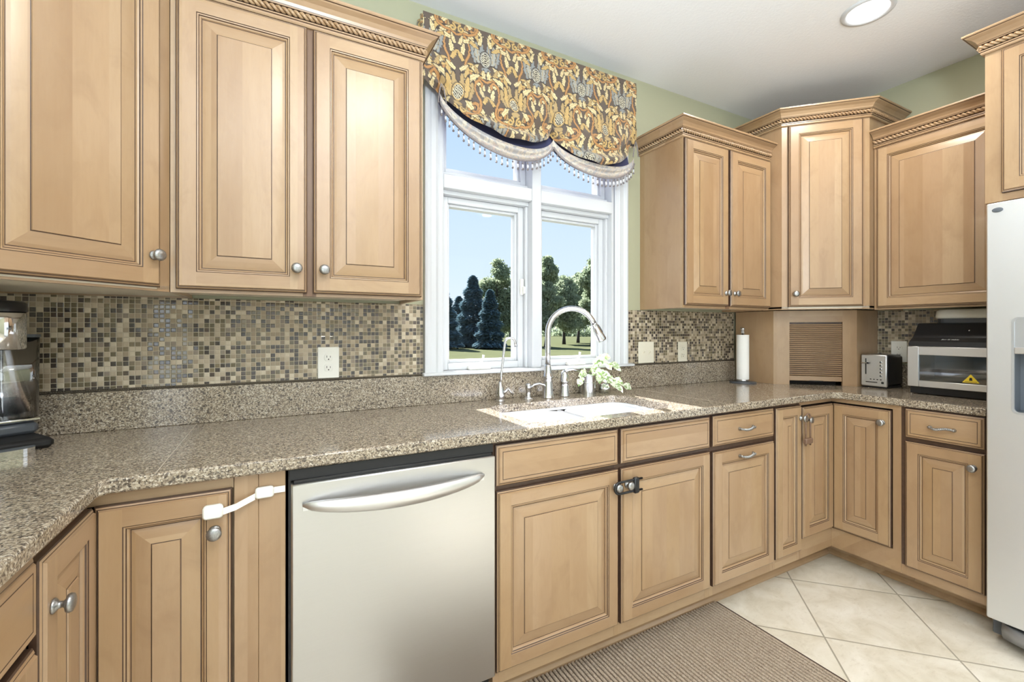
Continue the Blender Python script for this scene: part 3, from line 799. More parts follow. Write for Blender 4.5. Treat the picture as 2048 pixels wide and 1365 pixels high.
for d_, z_ in steps:
    cur = [bm.verts.new((p[0], p[1], z_)) for p in offset_poly(outer, d_)]
    for i in range(len(cur)):
        bm.faces.new((prev[i], prev[(i + 1) % len(cur)], cur[(i + 1) % len(cur)], cur[i]))
    prev = cur
for i in range(len(prev)): bm.faces.new((prev[i], prev[(i + 1) % len(prev)], vb[(i + 1) % len(prev)], vb[i]))
for h_, g_ in ((h1, g1),):
    for i in range(len(h_)): bm.faces.new((h_[i], h_[(i + 1) % len(h_)], g_[(i + 1) % len(h_)], g_[i]))
bmesh.ops.recalc_face_normals(bm, faces=bm.faces[:])
me = bpy.data.meshes.new('slab'); bm.to_mesh(me); bm.free(); me.materials.append(M['granite'])
so = bpy.data.objects.new('slab', me); COL.objects.link(so); so.parent = ct; so.location = off
for (x0, x1, y0, y1) in ((-.9285, 2.644, 1.884, 1.8985),):
    b = MB(); b.box(x0, x1, y0, y1, CT1 + .0003, 1.057, 'granite', .0015); struct(b, 'trim_6')
b = MB(); b.box(3.174, 3.1885, .714, 1.331, CT1 + .0003, 1.057, 'granite', .0015); struct(b, 'trim_7')
b = MB(); b.box(-.2420, -.2400, CY + .001, 1.884, CT1 - .001, CT1 + .0003, 'seam'); b.build('seam', ct, off)
b = MB(); b.box(1.764, 1.7655, CY + .001, 1.884, CT1 - .001, CT1 + .0003, 'seam'); b.build('seam', ct, off)
# granite end piece by the refrigerator
b = MB(); b.box(2.80, 3.173, .7145, .728, CT1 + .0003, 1.02, 'granite', .0015); struct(b, 'trim_8')

# ------------------------------------------------------------------ sink
sk = thing('sink', 'white double-bowl undermount sink below the window', 'sink', (1.155, 1.54, CT0))
offs_ = (-1.155, -1.54, -CT0)
for poly, zf in ((bowl1, .735), (bowl2, .715)):
    b = MB(); n = len(poly)
    rows = [offset_poly(poly, -.004), offset_poly(poly, .003), offset_poly(poly, .008), offset_poly(poly, .014), offset_poly(poly, .030), offset_poly(poly, .06)]
    zs = [.884, .884, .878, zf + .05, zf + .012, zf]
    idx = [b.add([(p[0], p[1], z_) for p in r_]) for r_, z_ in zip(rows, zs)]
    for k in range(len(rows) - 1):
        for i in range(n): b.face([idx[k][i], idx[k][(i + 1) % n], idx[k + 1][(i + 1) % n], idx[k + 1][i]], 'sink', True)
    b.face(idx[-1], 'sink')
    cx_ = sum(p[0] for p in poly) / n; cy_ = sum(p[1] for p in poly) / n
    o = b.build('bowl', sk, offs_, fix=False)
    b = MB(); b.lathe([(.042, .0005), (.040, .003), (.030, .002), (.012, .001), (.001, .001)], (cx_, cy_ + .04, zf), 'chrome', 24, cap=False); b.build('drain', o)
b = MB(); n = len(cut)
rows = [(offset_poly(cut, -.014), CT0 - .0008), (offset_poly(cut, .0), CT0 - .0008), (offset_poly(cut, .003), CT0 - .004), (offset_poly(cut, .004), .8845)]
idx = [b.add([(p[0], p[1], z_) for p in r_]) for r_, z_ in rows]
for k in range(3):
    for i in range(n): b.face([idx[k][i], idx[k][(i + 1) % n], idx[k + 1][(i + 1) % n], idx[k + 1][i]], 'sink', True)
b.box(1.148, 1.172, 1.349, 1.731, .80, .8848, 'sink', .006)
b.build('rim', sk, offs_, fix=False)

# ------------------------------------------------------------------ taps
f = thing('faucet', 'tall brushed gooseneck pull-down faucet in the middle of the sink deck', 'faucet', (1.156, 1.812, CT1))
b = MB(); b.lathe([(.031, 0), (.031, .004), (.028, .008), (.026, .03), (.022, .075), (.0215, .095), (.024, .098), (.024, .106), (.021, .109), (.019, .125), (.0155, .150), (.0145, .16)], (0, 0, 0), 'nickel', 28); b.build('base', f)
dirv = Vector((.93, -.37, 0)).normalized()
rad = .118; zc_ = .312
pts = [Vector((0, 0, .155)), Vector((0, 0, .22)), Vector((0, 0, .28))]
for k in range(0, 17):
    a = PI - R(158) * k / 16
    pts.append(Vector((0, 0, zc_)) + dirv * (rad + rad * math.cos(a)) + Vector((0, 0, rad * math.sin(a))))
b = MB(); b.tube(pts, .0135, 'nickel', 16); b.build('neck', f)
pe = pts[-1]; td_ = (pts[-1] - pts[-2]).normalized()
b = MB(); b.tube([pe - td_ * .002, pe + td_ * .004, pe + td_ * .006, pe + td_ * .03, pe + td_ * .085, pe + td_ * .092], [.0145, .0155, .0145, .0165, .0235, .021], 'nickel', 20)
hd = b.build('spray_head', f)
b = MB(); sd_ = Vector((td_.z, 0, -td_.x)) if False else (dirv - td_ * dirv.dot(td_)).normalized()
b.tube([pe + td_ * .012 + sd_ * .0135, pe + td_ * .03 + sd_ * .0165, pe + td_ * .055 + sd_ * .019], [.004, .006, .004], 'dgrey', 8); b.build('spray_button', hd)
f = thing('filter_tap', 'slim curved filtered-water tap left of the faucet', 'tap', (.908, 1.826, CT1))
b = MB(); b.lathe([(.022, 0), (.022, .004), (.017, .006), (.019, .012), (.021, .03), (.016, .06), (.009, .082), (.0055, .09)], (0, 0, 0), 'nickel', 24); b.build('body', f)
d2_ = Vector((.96, -.28, 0)).normalized(); pts = [Vector((0, 0, .085))]
for k in range(7): pts.append(Vector((.004 * k, 0, .085 + .03 * k)) * 1.0)
q0 = pts[-1]
for k in range(1, 11):
    a = PI - R(170) * k / 10; pts.append(q0 + d2_ * (.024 + .024 * math.cos(a)) + Vector((0, 0, .024 * math.sin(a))))
pts.append(pts[-1] + Vector((.004, 0, -.02)))
b = MB(); b.tube(pts, [.0055] * (len(pts) - 2) + [.0055, .0085], 'nickel', 12); b.build('spout', f)
b = MB(); b.tube([(.012, -.006, .034), (.035, -.012, .058)], [.008, .006], 'nickel', 10); b.tube([(.030, -.012, .062), (.056, -.02, .028)], [.0045, .0035], 'nickel', 10); b.build('lever', f)
f = thing('soap_dispenser', 'short brushed soap dispenser with a curved nozzle between tap and faucet', 'soap dispenser', (1.055, 1.826, CT1))
b = MB(); b.lathe([(.024, 0), (.024, .003), (.016, .008), (.012, .014), (.0115, .045), (.014, .047), (.015, .066), (.012, .072), (.004, .075)], (0, 0, 0), 'nickel', 22); b.build('pump', f)
b = MB(); b.tube([Vector((.010, -.002, .052)), Vector((.03, -.006, .066)), Vector((.055, -.012, .071)), Vector((.078, -.02, .064)), Vector((.09, -.024, .05))], [.007, .0062, .0056, .005, .005], 'nickel', 10); b.build('nozzle', f)
f = thing('mixer_valve', 'brushed mixer valve with a side lever just right of the faucet', 'tap handle', (1.254, 1.815, CT1))
b = MB(); b.lathe([(.027, 0), (.027, .004), (.025, .012), (.021, .05), (.0205, .068), (.023, .070), (.023, .076), (.0195, .078), (.0195, .105), (.016, .118), (.008, .126), (.002, .128)], (0, 0, 0), 'nickel', 26); b.build('body', f)
b = MB(); b.tube([(0, 0, .112), (.012, -.006, .128), (.04, -.014, .132), (.075, -.024, .126)], [.009, .0075, .0062, .007], 'nickel', 12); b.build('lever', f)

# ------------------------------------------------------------------ canister with trailing plant, small cup
p = thing('potted_plant', 'variegated trailing plant in a brushed steel canister behind the right sink bowl', 'plant', (1.415, 1.838, CT1))
b = MB(); b.lathe([(.040, 0), (.040, .092), (.041, .094), (.041, .104), (.038, .104), (.037, .05), (.001, .05)], (0, 0, 0), 'nickel', 30, cap=False)
b.lathe([(.0402, .055), (.0408, .056), (.0408, .060), (.0402, .061)], (0, 0, 0), 'nickel', 30, cap=False); b.build('canister', p)
rng = random.Random(11)
sb, lb = MB(), MB()
def leaf(b, pos, dr, size, nrm):
    dr = Vector(dr).normalized(); nrm = Vector(nrm); nrm = (nrm - dr * nrm.dot(dr)).normalized(); sd = dr.cross(nrm)
    prof_ = [(0, .12), (.15, .62), (.35, .92), (.55, .85), (.75, .52), (.9, .22), (1, .0)]
    L1, C1, R1 = [], [], []
    for u_, w_ in prof_:
        cc = Vector(pos) + dr * u_ * size - nrm * (u_ * u_) * size * .25
        C1.append(cc); L1.append(cc + sd * w_ * size * .42 + nrm * w_ * size * .10); R1.append(cc - sd * w_ * size * .42 + nrm * w_ * size * .10)
    a = b.add(L1); m_ = b.add(C1); e_ = b.add(R1)
    for k in range(len(prof_) - 1):
        b.face([a[k], a[k + 1], m_[k + 1], m_[k]], 'vleaf', True); b.face([m_[k], m_[k + 1], e_[k + 1], e_[k]], 'vleaf', True)
vines = [[(0, 0, .09), (-.02, -.02, .125), (-.06, -.04, .115), (-.09, -.06, .085)], [(0, 0, .09), (.02, -.02, .15), (.05, -.03, .185), (.075, -.03, .19)],
         [(.01, 0, .09), (.04, -.02, .17), (.10, -.03, .165), (.135, -.04, .14)], [(.01, -.01, .09), (.05, -.05, .11), (.11, -.08, .07), (.15, -.10, .05)],
         [(0, -.01, .09), (.02, -.05, .11), (.05, -.10, .08), (.062, -.14, .055)], [(0, 0, .09), (0, -.03, .14), (-.01, -.05, .15), (-.005, -.07, .12)], [(.01, 0, .09), (.05, -.02, .13), (.085, -.06, .10), (.10, -.09, .06)]]
for vn in vines:
    P_ = [Vector(q) for q in vn]; ptl = []
    for k in range(13):
        t_ = k / 12; a = (1 - t_); ptl.append(P_[0] * a ** 3 + P_[1] * 3 * a * a * t_ + P_[2] * 3 * a * t_ * t_ + P_[3] * t_ ** 3)
    sb.tube(ptl, .0018, 'stem', 6)
    for k in range(4, 13, 2):
        dr = (ptl[min(k + 1, 12)] - ptl[k - 1]).normalized() + Vector((rng.uniform(-.8, .8), rng.uniform(-.9, .2), rng.uniform(-.6, .3)))
        leaf(lb, ptl[k], dr, rng.uniform(.036, .056), (rng.uniform(-.4, .2), -1, rng.uniform(.1, .9)))
sb.build('stems', p); lb.build('leaves', p, fix=False)
cupo = MB(); cupo.lathe([(.026, 0), (.030, .004), (.033, .02), (.034, .045), (.0325, .045), (.031, .02), (.026, .006), (.001, .005)], (0, 0, 0), 'chrome', 26, cap=False)
tag(cupo.build('metal_cup', None, (1.512, 1.822, CT1 + .0005)), 'small shiny metal cup standing right of the plant canister', 'cup')

# ------------------------------------------------------------------ dishwasher
d = thing('dishwasher', 'brushed stainless dishwasher with a bowed bar handle under the worktop', 'dishwasher', (.3235, 1.272, 0))
hx = .2935
b = MB(); b.box(-hx + .004, hx - .004, .045, .59, .02, .893, 'blackm'); b.box(-hx + .003, hx - .003, .016, .045, .866, .893, 'blackm'); b.box(-hx + .0, -hx + .006, .03, .05, .02, .893, 'black'); b.box(-hx + .01, hx - .003, .07, .09, .012, .15, 'blackm'); b.build('tub', d)
b = MB(); b.box(-hx + .006, hx - .001, 0, .040, .156, .858, 'steeld', .004)
dd = b.build('door', d)
b = MB(); b.box(-hx + .012, hx - .008, .012, .044, .858, .866, 'black', .001); b.build('control_strip', d)
b = MB(); n = 24; sec = 8
rows = []
for k in range(n + 1):
    u_ = k / n; x = -.262 + .512 * u_
    bow = math.sin(PI * u_) ** .7
    yo = -.006 - .044 * bow; hh = .004 + .020 * bow ** .6; zc_ = .795 + .010 * (1 - bow)
    rows.append(b.add([(x, yo + .014 * math.cos(2 * PI * q / sec) * (.3 + .7 * bow), zc_ + hh * math.sin(2 * PI * q / sec)) for q in range(sec)]))
for k in range(n):
    for q in range(sec): b.face([rows[k][q], rows[k][(q + 1) % sec], rows[k + 1][(q + 1) % sec], rows[k + 1][q]], 'steel', True)
b.face(rows[0], 'steel'); b.face(rows[-1], 'steel')
for x in (-.255, .243): b.box(x - .006, x + .006, -.008, .001, .79, .806, 'steel')
b.build('handle', dd)

# ------------------------------------------------------------------ refrigerator
f = thing('refrigerator', 'stainless side-by-side refrigerator with ice dispenser at the right edge', 'refrigerator', (2.50, .235, 0))
b = MB(); b.box(.07, .68, -.45, .45, .03, 1.745, 'dgrey', .004); b.build('cabinet', f)
def rrect_yz(y0, y1, z0, z1, r): return rrect(y0, y1, z0, z1, r, 5)
# left (freezer) door with the dispenser opening
DY0, DY1, DZ0, DZ1 = .018, .449, .114, 1.757
OY0, OY1, OZ0, OZ1 = .085, .380, .934, 1.305
bm = bmesh.new()
def lp(poly, x):
    vs = [bm.verts.new((x, p[0], p[1])) for p in poly]; return vs, [bm.edges.new((vs[i], vs[(i + 1) % len(vs)])) for i in range(len(vs))]
A, ea = lp(rrect_yz(DY0 + .004, DY1 - .004, DZ0 + .004, DZ1 - .004, .004), 0.0); H, eh = lp(rrect_yz(OY0, OY1, OZ0, OZ1, .02), 0.0)
bmesh.ops.triangle_fill(bm, edges=ea + eh, use_beauty=True)
B2 = [bm.verts.new((.005, p[0], p[1])) for p in rrect_yz(DY0, DY1, DZ0, DZ1, .006)]
C2 = [bm.verts.new((.068, p[0], p[1])) for p in rrect_yz(DY0, DY1, DZ0, DZ1, .006)]
n = len(A)
for i in range(n):
    bm.faces.new((A[i], A[(i + 1) % n], B2[(i + 1) % n], B2[i])).smooth = True; bm.faces.new((B2[i], B2[(i + 1) % n], C2[(i + 1) % n], C2[i]))
bm.faces.new(C2)
H2 = [bm.verts.new((.008, v_.co.y, v_.co.z)) for v_ in H]
for i in range(n): bm.faces.new((H[i], H[(i + 1) % n], H2[(i + 1) % n], H2[i]))
bmesh.ops.recalc_face_normals(bm, faces=bm.faces[:])
me = bpy.data.meshes.new('freezer_door'); bm.to_mesh(me); bm.free(); me.materials.append(M['steelf'])
fd = bpy.data.objects.new('freezer_door', me); COL.objects.link(fd); fd.parent = f
M['frame_silver'] = plain('dispenser_silver', srgb(200, 204, 210), 0.3, 0.6)
M['grille'] = plain('grey_kick_grille', srgb(150, 151, 153), 0.35, 0.5)
M['cavity'] = plain('dispenser_cavity_grey', srgb(96, 102, 110), 0.3)
b = MB()
ro = rrect_yz(OY0 + .0005, OY1 - .0005, OZ0 + .0005, OZ1 - .0005, .0195); ri = rrect_yz(OY0 + .008, OY1 - .008, OZ0 + .008, OZ1 - .008, .014)
i0 = b.add([(-.002, *p_) for p_ in ro]); i1 = b.add([(-.002, *p_) for p_ in ri]); i2 = b.add([(.006, *p_) for p_ in ri]); i3 = b.add([(.006, *p_) for p_ in ro])
for k in range(len(ro)):
    j = (k + 1) % len(ro)
    b.face([i0[k], i0[j], i1[j], i1[k]], 'frame_silver'); b.face([i1[k], i1[j], i2[j], i2[k]], 'frame_silver'); b.face([i3[k], i3[j], i0[j], i0[k]], 'frame_silver')
b.box(.001, .006, OY0 + .008, OY1 - .008, 1.190, OZ1 - .006, 'frame_silver')
b.extrude([(-.004, 1.140), (-.004, 1.163), (.006, 1.165), (.05, 1.165), (.05, 1.140)], 1, OY0 + .008, OY1 - .008, 'frame_silver') if False else b.box(-.006, .03, OY0 + .008, OY1 - .008, 1.164, 1.190, 'steel', .003)
y0, y1, zz0, zz1 = OY0 + .008, OY1 - .008, OZ0 + .008, 1.164
b.quad((.066, y0, zz0), (.066, y1, zz0), (.066, y1, zz1), (.066, y0, zz1), 'cavity'); b.quad((.005, y0, zz0), (.066, y0, zz0), (.066, y0, zz1), (.005, y0, zz1), 'cavity')
b.quad((.005, y1, zz0), (.066, y1, zz0), (.066, y1, zz1), (.005, y1, zz1), 'cavity'); b.quad((.005, y0, zz0), (.066, y0, zz0), (.066, y1, zz0), (.005, y1, zz0), 'cavity')
b.build('ice_dispenser', fd)
b = MB(); b.lathe([(.013, 0), (.013, .002), (.010, .003), (.001, .003)], (0, 0, 0), 'cavity', 20); o = b.build('badge', fd, (-.0005, .417, 1.727), rot=(0, R(-90), 0)); o.scale = (.7, 1.2, 1)
b = MB(); b.box(0, .068, -.449, .012, .114, 1.757, 'steelf', .005); rd = b.build('fridge_door', f)
for par, yy in ((fd, .050), (rd, -.020)):
    b = MB(); b.tube([(-.001, yy, .70), (-.045, yy, .72), (-.05, yy, .76), (-.05, yy, 1.60), (-.045, yy, 1.64), (-.001, yy, 1.66)], .011, 'steelf', 12); b.build('handle', par)
b = MB(); n = 20; rows = []
for k in range(n + 1):
    y = .415 - .83 * k / n; bw = .052 * (1 - abs(2 * k / n - 1) ** 6)
    rows.append(b.add([(.05, y, .090), (.04 - bw, y, .098), (.030 - bw * 1.1, y, .075), (.04 - bw * .8, y, .045), (.052 - bw * .5, y, .030), (.075, y, .028)]))
for k in range(n):
    for q in range(5): b.face([rows[k][q], rows[k][q + 1], rows[k + 1][q + 1], rows[k + 1][q]], 'grille', True)
b.face(rows[0], 'grille'); b.face(rows[-1], 'grille')
b.build('kick_grille', f, fix=True)
for fx, fy in ((.12, .36), (.12, -.36), (.58, .36), (.58, -.36)):
    b = MB(); b.lathe([(.02, 0), (.02, .012), (.012, .014), (.012, .0302)], (fx, fy, 0), 'blackm', 16); b.build('foot', f)

# ------------------------------------------------------------------ paper towel holder
p = thing('paper_towel_holder', 'upright paper towel stand with a thin white roll left of the garage', 'paper towel holder', (2.545, 1.762, CT1))
b = MB(); b.lathe([(.075, 0), (.076, .003), (.074, .008), (.03, .010), (.001, .010)], (0, 0, 0), 'dgrey', 36)
b.build('base', p)
b = MB(); b.lathe([(.037, .0101), (.037, .020), (.035, .022)], (0, 0, 0), 'nickel', 30); b.build('collar', p)
b = MB(); b.lathe([(.007, .022), (.007, .305), (.0105, .307), (.0105, .325), (.0135, .327), (.0135, .336), (.010, .340), (.002, .341)], (0, 0, 0), 'chrome', 20); b.build('rod', p)
b = MB(); b.lathe([(.012, .0225), (.035, .0225), (.0355, .025), (.0355, .294), (.035, .296), (.012, .296)], (0, 0, 0), 'paper', 36, cap=False); b.build('paper_roll', p)

# ------------------------------------------------------------------ toaster
p = thing('toaster', 'brushed steel two-slice toaster with black side beside the oven', 'toaster', (2.972, 1.262, CT1), R(-90))
b = MB()   # local x: across the front, y: into depth
b.box(-.062, .062, .006, .190, .010, .186, 'black', .014); b.box(-.058, .058, .01, .186, .0, .012, 'blackm', .003); b.build('shell', p)
b = MB(); b.box(-.063, .063, -.002, .012, .008, .188, 'steel', .006)
fr_ = b.build('front_panel', p)
b = MB(); b.box(-.040, -.034, -.0035, -.0015, .075, .165, 'slot', .001); b.box(-.038, .018, -.0035, -.0015, .030, .035, 'slot', .001)
for k in range(5): b.lathe([(.0065, 0), (.0065, .002), (.005, .003)], (.034, -.002, .070 + .019 * k), 'chrome', 14, '-Y'); 
for k in range(5): b.lathe([(.0042, 0), (.0042, .0032)], (.034, -.002, .070 + .019 * k), 'dgrey', 14, '-Y')
for k in range(4): b.box(-.018 + .016 * k, -.010 + .016 * k, -.0032, -.0015, .046, .051, 'slot', .001)
b.box(.036, .048, -.0032, -.0015, .026, .038, 'slot', .004)
b.build('controls', fr_)
b = MB(); b.box(-.056, -.020, -.020, -.002, .137, .142, 'chrome', .002); b.box(-.026, -.016, -.022, -.006, .135, .144, 'black', .002); b.build('lever', fr_)
b = MB(); b.box(-.048, .048, .03, .17, .1855, .1870, 'steel', .0006); b.box(-.030, -.012, .04, .165, .1868, .1874, 'slot'); b.box(.012, .030, .04, .165, .1868, .1874, 'slot'); b.build('slot_plate', p)

# ------------------------------------------------------------------ air fryer oven
p = thing('toaster_oven', 'black and steel countertop air fryer oven with a glass door', 'oven', (2.88, 1.072, CT1), R(-90))
OW, OD = .340, .285
b = MB()
side = [(.022, .004), (.022, .040), (.004, .040), (.004, .245), (.010, .268), (.050, .288), (.110, .358), (.125, .362), (OD, .362), (OD, .004)]
def bodypoly(b, y_off, x0, x1, poly, mat):
    b.extrude([(q[0], q[1]) for q in poly], 0, x0, x1, mat)
# shell of panels so that the glass shows a hollow inside
b.extrude(side, 0, 0, .014, 'black'); b.extrude(side, 0, OW - .014, OW, 'black')
b.box(.014, OW - .014, .022, OD, .004, .036, 'black'); b.box(.014, OW - .014, OD - .02, OD, .036, .362, 'black')
b.extrude([(.004, .245), (.010, .268), (.050, .288), (.110, .358), (.125, .362), (OD - .02, .362), (OD - .02, .25)], 0, .014, OW - .014, 'black')
for x in (.04, OW - .04): b.box(x - .012, x + .012, .05, .25, 0, .0045, 'blackm')
b.build('shell', p)
b = MB(); b.box(.012, OW - .012, .0255, .262, .0365, .040, 'dgrey'); b.box(.0145, .016, .03, .26, .04, .243, 'steel'); b.box(OW - .016, OW - .0145, .03, .26, .04, .243, 'steel'); b.box(.016, OW - .016, .258, .2645, .04, .243, 'steel'); b.build('cavity', p)
b = MB()
zr = .115
for x in (.03, OW - .03): b.tube([(x, .035, zr), (x, .25, zr)], .002, 'chrome', 6)
for k in range(15): b.tube([(.018, .04 + .0145 * k, zr), (OW - .018, .04 + .0145 * k, zr)], .0014, 'chrome', 6)
b.box(.02, OW - .02, .04, .24, .074, .078, 'steel', .001); b.build('rack', p)
b = MB(); x0, x1, z0, z1 = .000, OW, .040, .243
gx0, gx1, gz0, gz1 = .045, OW - .045, .072, .200
b.box(x0, gx0, -.012, .0035, z0, z1, 'steel', .002); b.box(gx1, x1, -.012, .0035, z0, z1, 'steel', .002); b.box(gx0, gx1, -.012, .0035, z0, gz0, 'steel', .002); b.box(gx0, gx1, -.012, .0035, gz1, z1, 'steel', .002)
od = b.build('door', p)
b = MB(); b.box(gx0, gx1, -.006, -.002, gz0, gz1, 'oglass'); b.build('door_glass', od)
b = MB(); b.extrude([(.205, .076), (.260, .076), (.2325, .115)], 0, 0, 1, 'yellow') if False else b.face(b.add([(.205, -.0066, .078), (.265, -.0066, .078), (.235, -.0066, .118)]), 'yellow')
b.face(b.add([(.229, -.0068, .088), (.241, -.0068, .088), (.239, -.0068, .102), (.231, -.0068, .102)]), 'slot')
b.box(.214, .256, -.0069, -.0067, .0815, .0835, 'slot')
b.build('hazard_sticker', od)
b = MB(); b.tube([(OW - .030, -.014, .06), (OW - .030, -.045, .065), (OW - .030, -.045, .215), (OW - .030, -.014, .22)], .008, 'steel', 10); b.build('door_handle', od)
def text(parent, body, size, loc, rot, mat, name, ext=.0003):
    cu = bpy.data.curves.new(name, 'FONT'); cu.body = body; cu.size = size; cu.extrude = ext; cu.align_x = 'CENTER'; cu.shear = .25 if name == 'lettering' else 0
    tmp = bpy.data.objects.new(name, cu); COL.objects.link(tmp)
    dg = bpy.context.evaluated_depsgraph_get(); me_ = bpy.data.meshes.new_from_object(tmp.evaluated_get(dg))
    COL.objects.unlink(tmp); bpy.data.objects.remove(tmp)
    o = bpy.data.objects.new(name, me_); me_.materials.clear(); me_.materials.append(M[mat]); COL.objects.link(o)
    o.parent = parent; o.location = loc; o.rotation_euler = rot; return o
sl = math.atan2(.02, .04)
text(p, 'Sur la table', .0145, (.150, .0285 - .001, .2765), (R(90) - math.atan2(.04, .02), 0, 0), 'white_print', 'lettering')
b = MB(); b.sphere((.205, .079, .3225), .004, 'chrome', 12, 6); b.build('indicator_light', p)
# white tray on the oven
b = MB(); pl = rrect(-.02, .27, -.075, .075, .06, 6)
n = len(pl); r1 = b.add([(x, y, .022) for x, y in offset_poly(pl, .004)]); r2 = b.add([(x, y, .030) for x, y in pl]); r3 = b.add([(x, y, .060) for x, y in offset_poly(pl, .004)]); r4 = b.add([(x, y, .068) for x, y in offset_poly(pl, .016)])
for a_, c_ in ((r1, r2), (r2, r3), (r3, r4)):
    for k in range(n): b.face([a_[k], a_[(k + 1) % n], c_[(k + 1) % n], c_[k]], 'plastic', True)
b.face(r4, 'plastic'); b.face(r1[::-1], 'plastic')
tr_ = thing('plastic_container', 'white plastic container with a dark base lying on top of the oven', 'container', (3.08, 1.005, CT1 + .3622), R(-90))
b.build('lid', tr_)
b = MB(); b.prism(offset_poly(pl, .008), .0, .0218, 'dgrey'); b.build('base', tr_)

# ------------------------------------------------------------------ coffee machine
p = thing('coffee_machine', 'chrome coffee machine with a clear water tank at the left edge', 'coffee machine', (-.70, 1.70, CT1), R(35))
b = MB(); b.box(-.11, .028, -.02, .10, .004, .31, 'steel', .012); b.box(-.11, .127, -.095, .10, .0005, .030, 'blackm', .010); b.box(.030, .125, .002, .098, .028, .066, 'dgrey', .012); b.build('body', p)
b = MB(); b.box(.028, .127, -.001, .100, .0665, .078, 'chrome', .004); b.build('tank_band', p)
b = MB()
ol = rrect(.030, .127, .0, .10, .022); il = offset_poly(ol, .003); n = len(ol)
r1 = b.add([(x, y, .0785) for x, y in ol]); r2 = b.add([(x * 1.02, y, .305) for x, y in ol]); r3 = b.add([(x * 1.02, y, .305) for x, y in il]); r4 = b.add([(x, y, .083) for x, y in il])
for a_, c_ in ((r1, r2), (r2, r3), (r3, r4)):
    for k in range(n): b.face([a_[k], a_[(k + 1) % n], c_[(k + 1) % n], c_[k]], 'clear', True)
b.face(r4, 'clear'); b.face(r1[::-1], 'clear')
wt = b.build('water_tank', p)
b = MB(); b.prism([(x * 1.02, y) for x, y in offset_poly(ol, -.002)], .3055, .314, 'dgrey'); b.build('tank_lid', wt)
b = MB(); b.lathe([(.056, 0), (.060, .004), (.060, .094), (.058, .098)], (.012, -.085, .275), 'chrome', 36); b.build('brew_head', p)
b = MB(); b.lathe([(.061, 0), (.061, .022), (.056, .028), (.001, .029)], (.012, -.085, .3735), 'black', 36, cap=False); b.build('head_cap', p)
b = MB(); b.prism(rrect(-.10, .075, -.165, -.096, .03), .0005, .022, 'chrome'); b.build('drip_tray', p)

# ------------------------------------------------------------------ wall plates
def plate(name, label, cat, loc, rotz, w, h, kind, mat='plastic'):
    p = thing(name, label, cat, loc, rotz, 'outlet and switch plates on the splashback')
    b = MB(); b.box(-w / 2, w / 2, -.006, 0, -h / 2, h / 2, mat, .0025); b.build('cover_plate', p)
    if kind == 'outlet':
        for zz in (-.0205, .0205):
            b = MB()
            pl_ = []
            for k in range(24):
                a = 2 * PI * k / 24; pl_.append((.0165 * math.cos(a), max(-.0135, min(.0135, .0175 * math.sin(a)))))
            i0 = b.add([(x, -.0061, z) for x, z in pl_]); i1 = b.add([(x * .96, -.0085, z * .96) for x, z in pl_])
            for k in range(24): b.face([i0[k], i0[(k + 1) % 24], i1[(k + 1) % 24], i1[k]], mat)
            b.face(i1, mat)
            b.box(-.0075, -.0055, -.0088, -.0084, -.001, .0075, 'slot'); b.box(.0055, .0075, -.0088, -.0084, -.001, .0060, 'slot'); b.lathe([(.0025, 0), (.0025, .0003)], (0, -.0085, -.0075), 'slot', 10, '-Y')
            b.build('receptacle', p, (0, 0, zz))
    else:
        for xx in ((-.0225, .0225) if w > .1 else (0,)):
            b = MB(); b.box(-.005, .005, -.0072, -.006, -.012, .012, mat); b.extrude([(-.0065, -.004), (-.0065, .005), (-.017, .011), (-.0175, .006)], 0, -.0035, .0035, mat); b.build('toggle', p, (xx, 0, 0))
            for sz_ in (.030, -.030):
                b = MB(); b.lathe([(.003, 0), (.003, .0006)], (0, -.0061, 0), 'ivory', 10, '-Y'); b.build('screw', p, (xx, 0, sz_))
    return p
plate('wall_outlet', 'white double outlet on the mosaic left of the window', 'outlet', (.1845, 1.8915, 1.128), 0, .079, .123, 'outlet')
plate('light_switch', 'ivory double switch plate nearest the window on the right', 'switch', (1.868, 1.8915, 1.128), 0, .119, .122, 'switch', 'ivory')
plate('wall_outlet', 'narrow ivory plate right of the double switch plate on the mosaic', 'outlet', (2.162, 1.8915, 1.126), 0, .076, .120, 'outlet', 'ivory')
plate('wall_outlet', 'white outlet on the side wall above the toaster', 'outlet', (3.1815, 1.226, 1.132), R(-90), .076, .120, 'outlet')

# ------------------------------------------------------------------ child locks
p = thing('strap_lock', 'white adhesive child lock strap from the left corner door to the filler panel', 'child lock', (-.095, 1.284, .80))
yA, yB = 0.0, .0175
def pill(b, x0, x1, z0, z1, y0, y1, r, mat):
    pl_ = rrect(x0, x1, z0, z1, r); i0 = b.add([(x, y1, z) for x, z in pl_]); i1 = b.add([(x, y0 + .004, z) for x, z in pl_]); i2 = b.add([(x, y0, z) for x, z in offset_poly(pl_, .004)])
    n = len(pl_)
    for a_, c_ in ((i0, i1), (i1, i2)):
        for k in range(n): b.face([a_[k], a_[(k + 1) % n], c_[(k + 1) % n], c_[k]], mat, True)
    b.face(i2, mat); b.face(i0[::-1], mat)
b = MB(); pill(b, -.058, -.016, .004, .037, -.012, .0022, .009, 'plastic'); b.build('latch_pad', p)
b = MB(); pill(b, .050, .092, .030, .058, .004, .0185, .008, 'plastic'); b.build('anchor_pad', p)
b = MB()
sp = [(-.016, -.006, .018), (.01, -.004, .0235), (.03, .004, .030), (.050, .010, .037)]
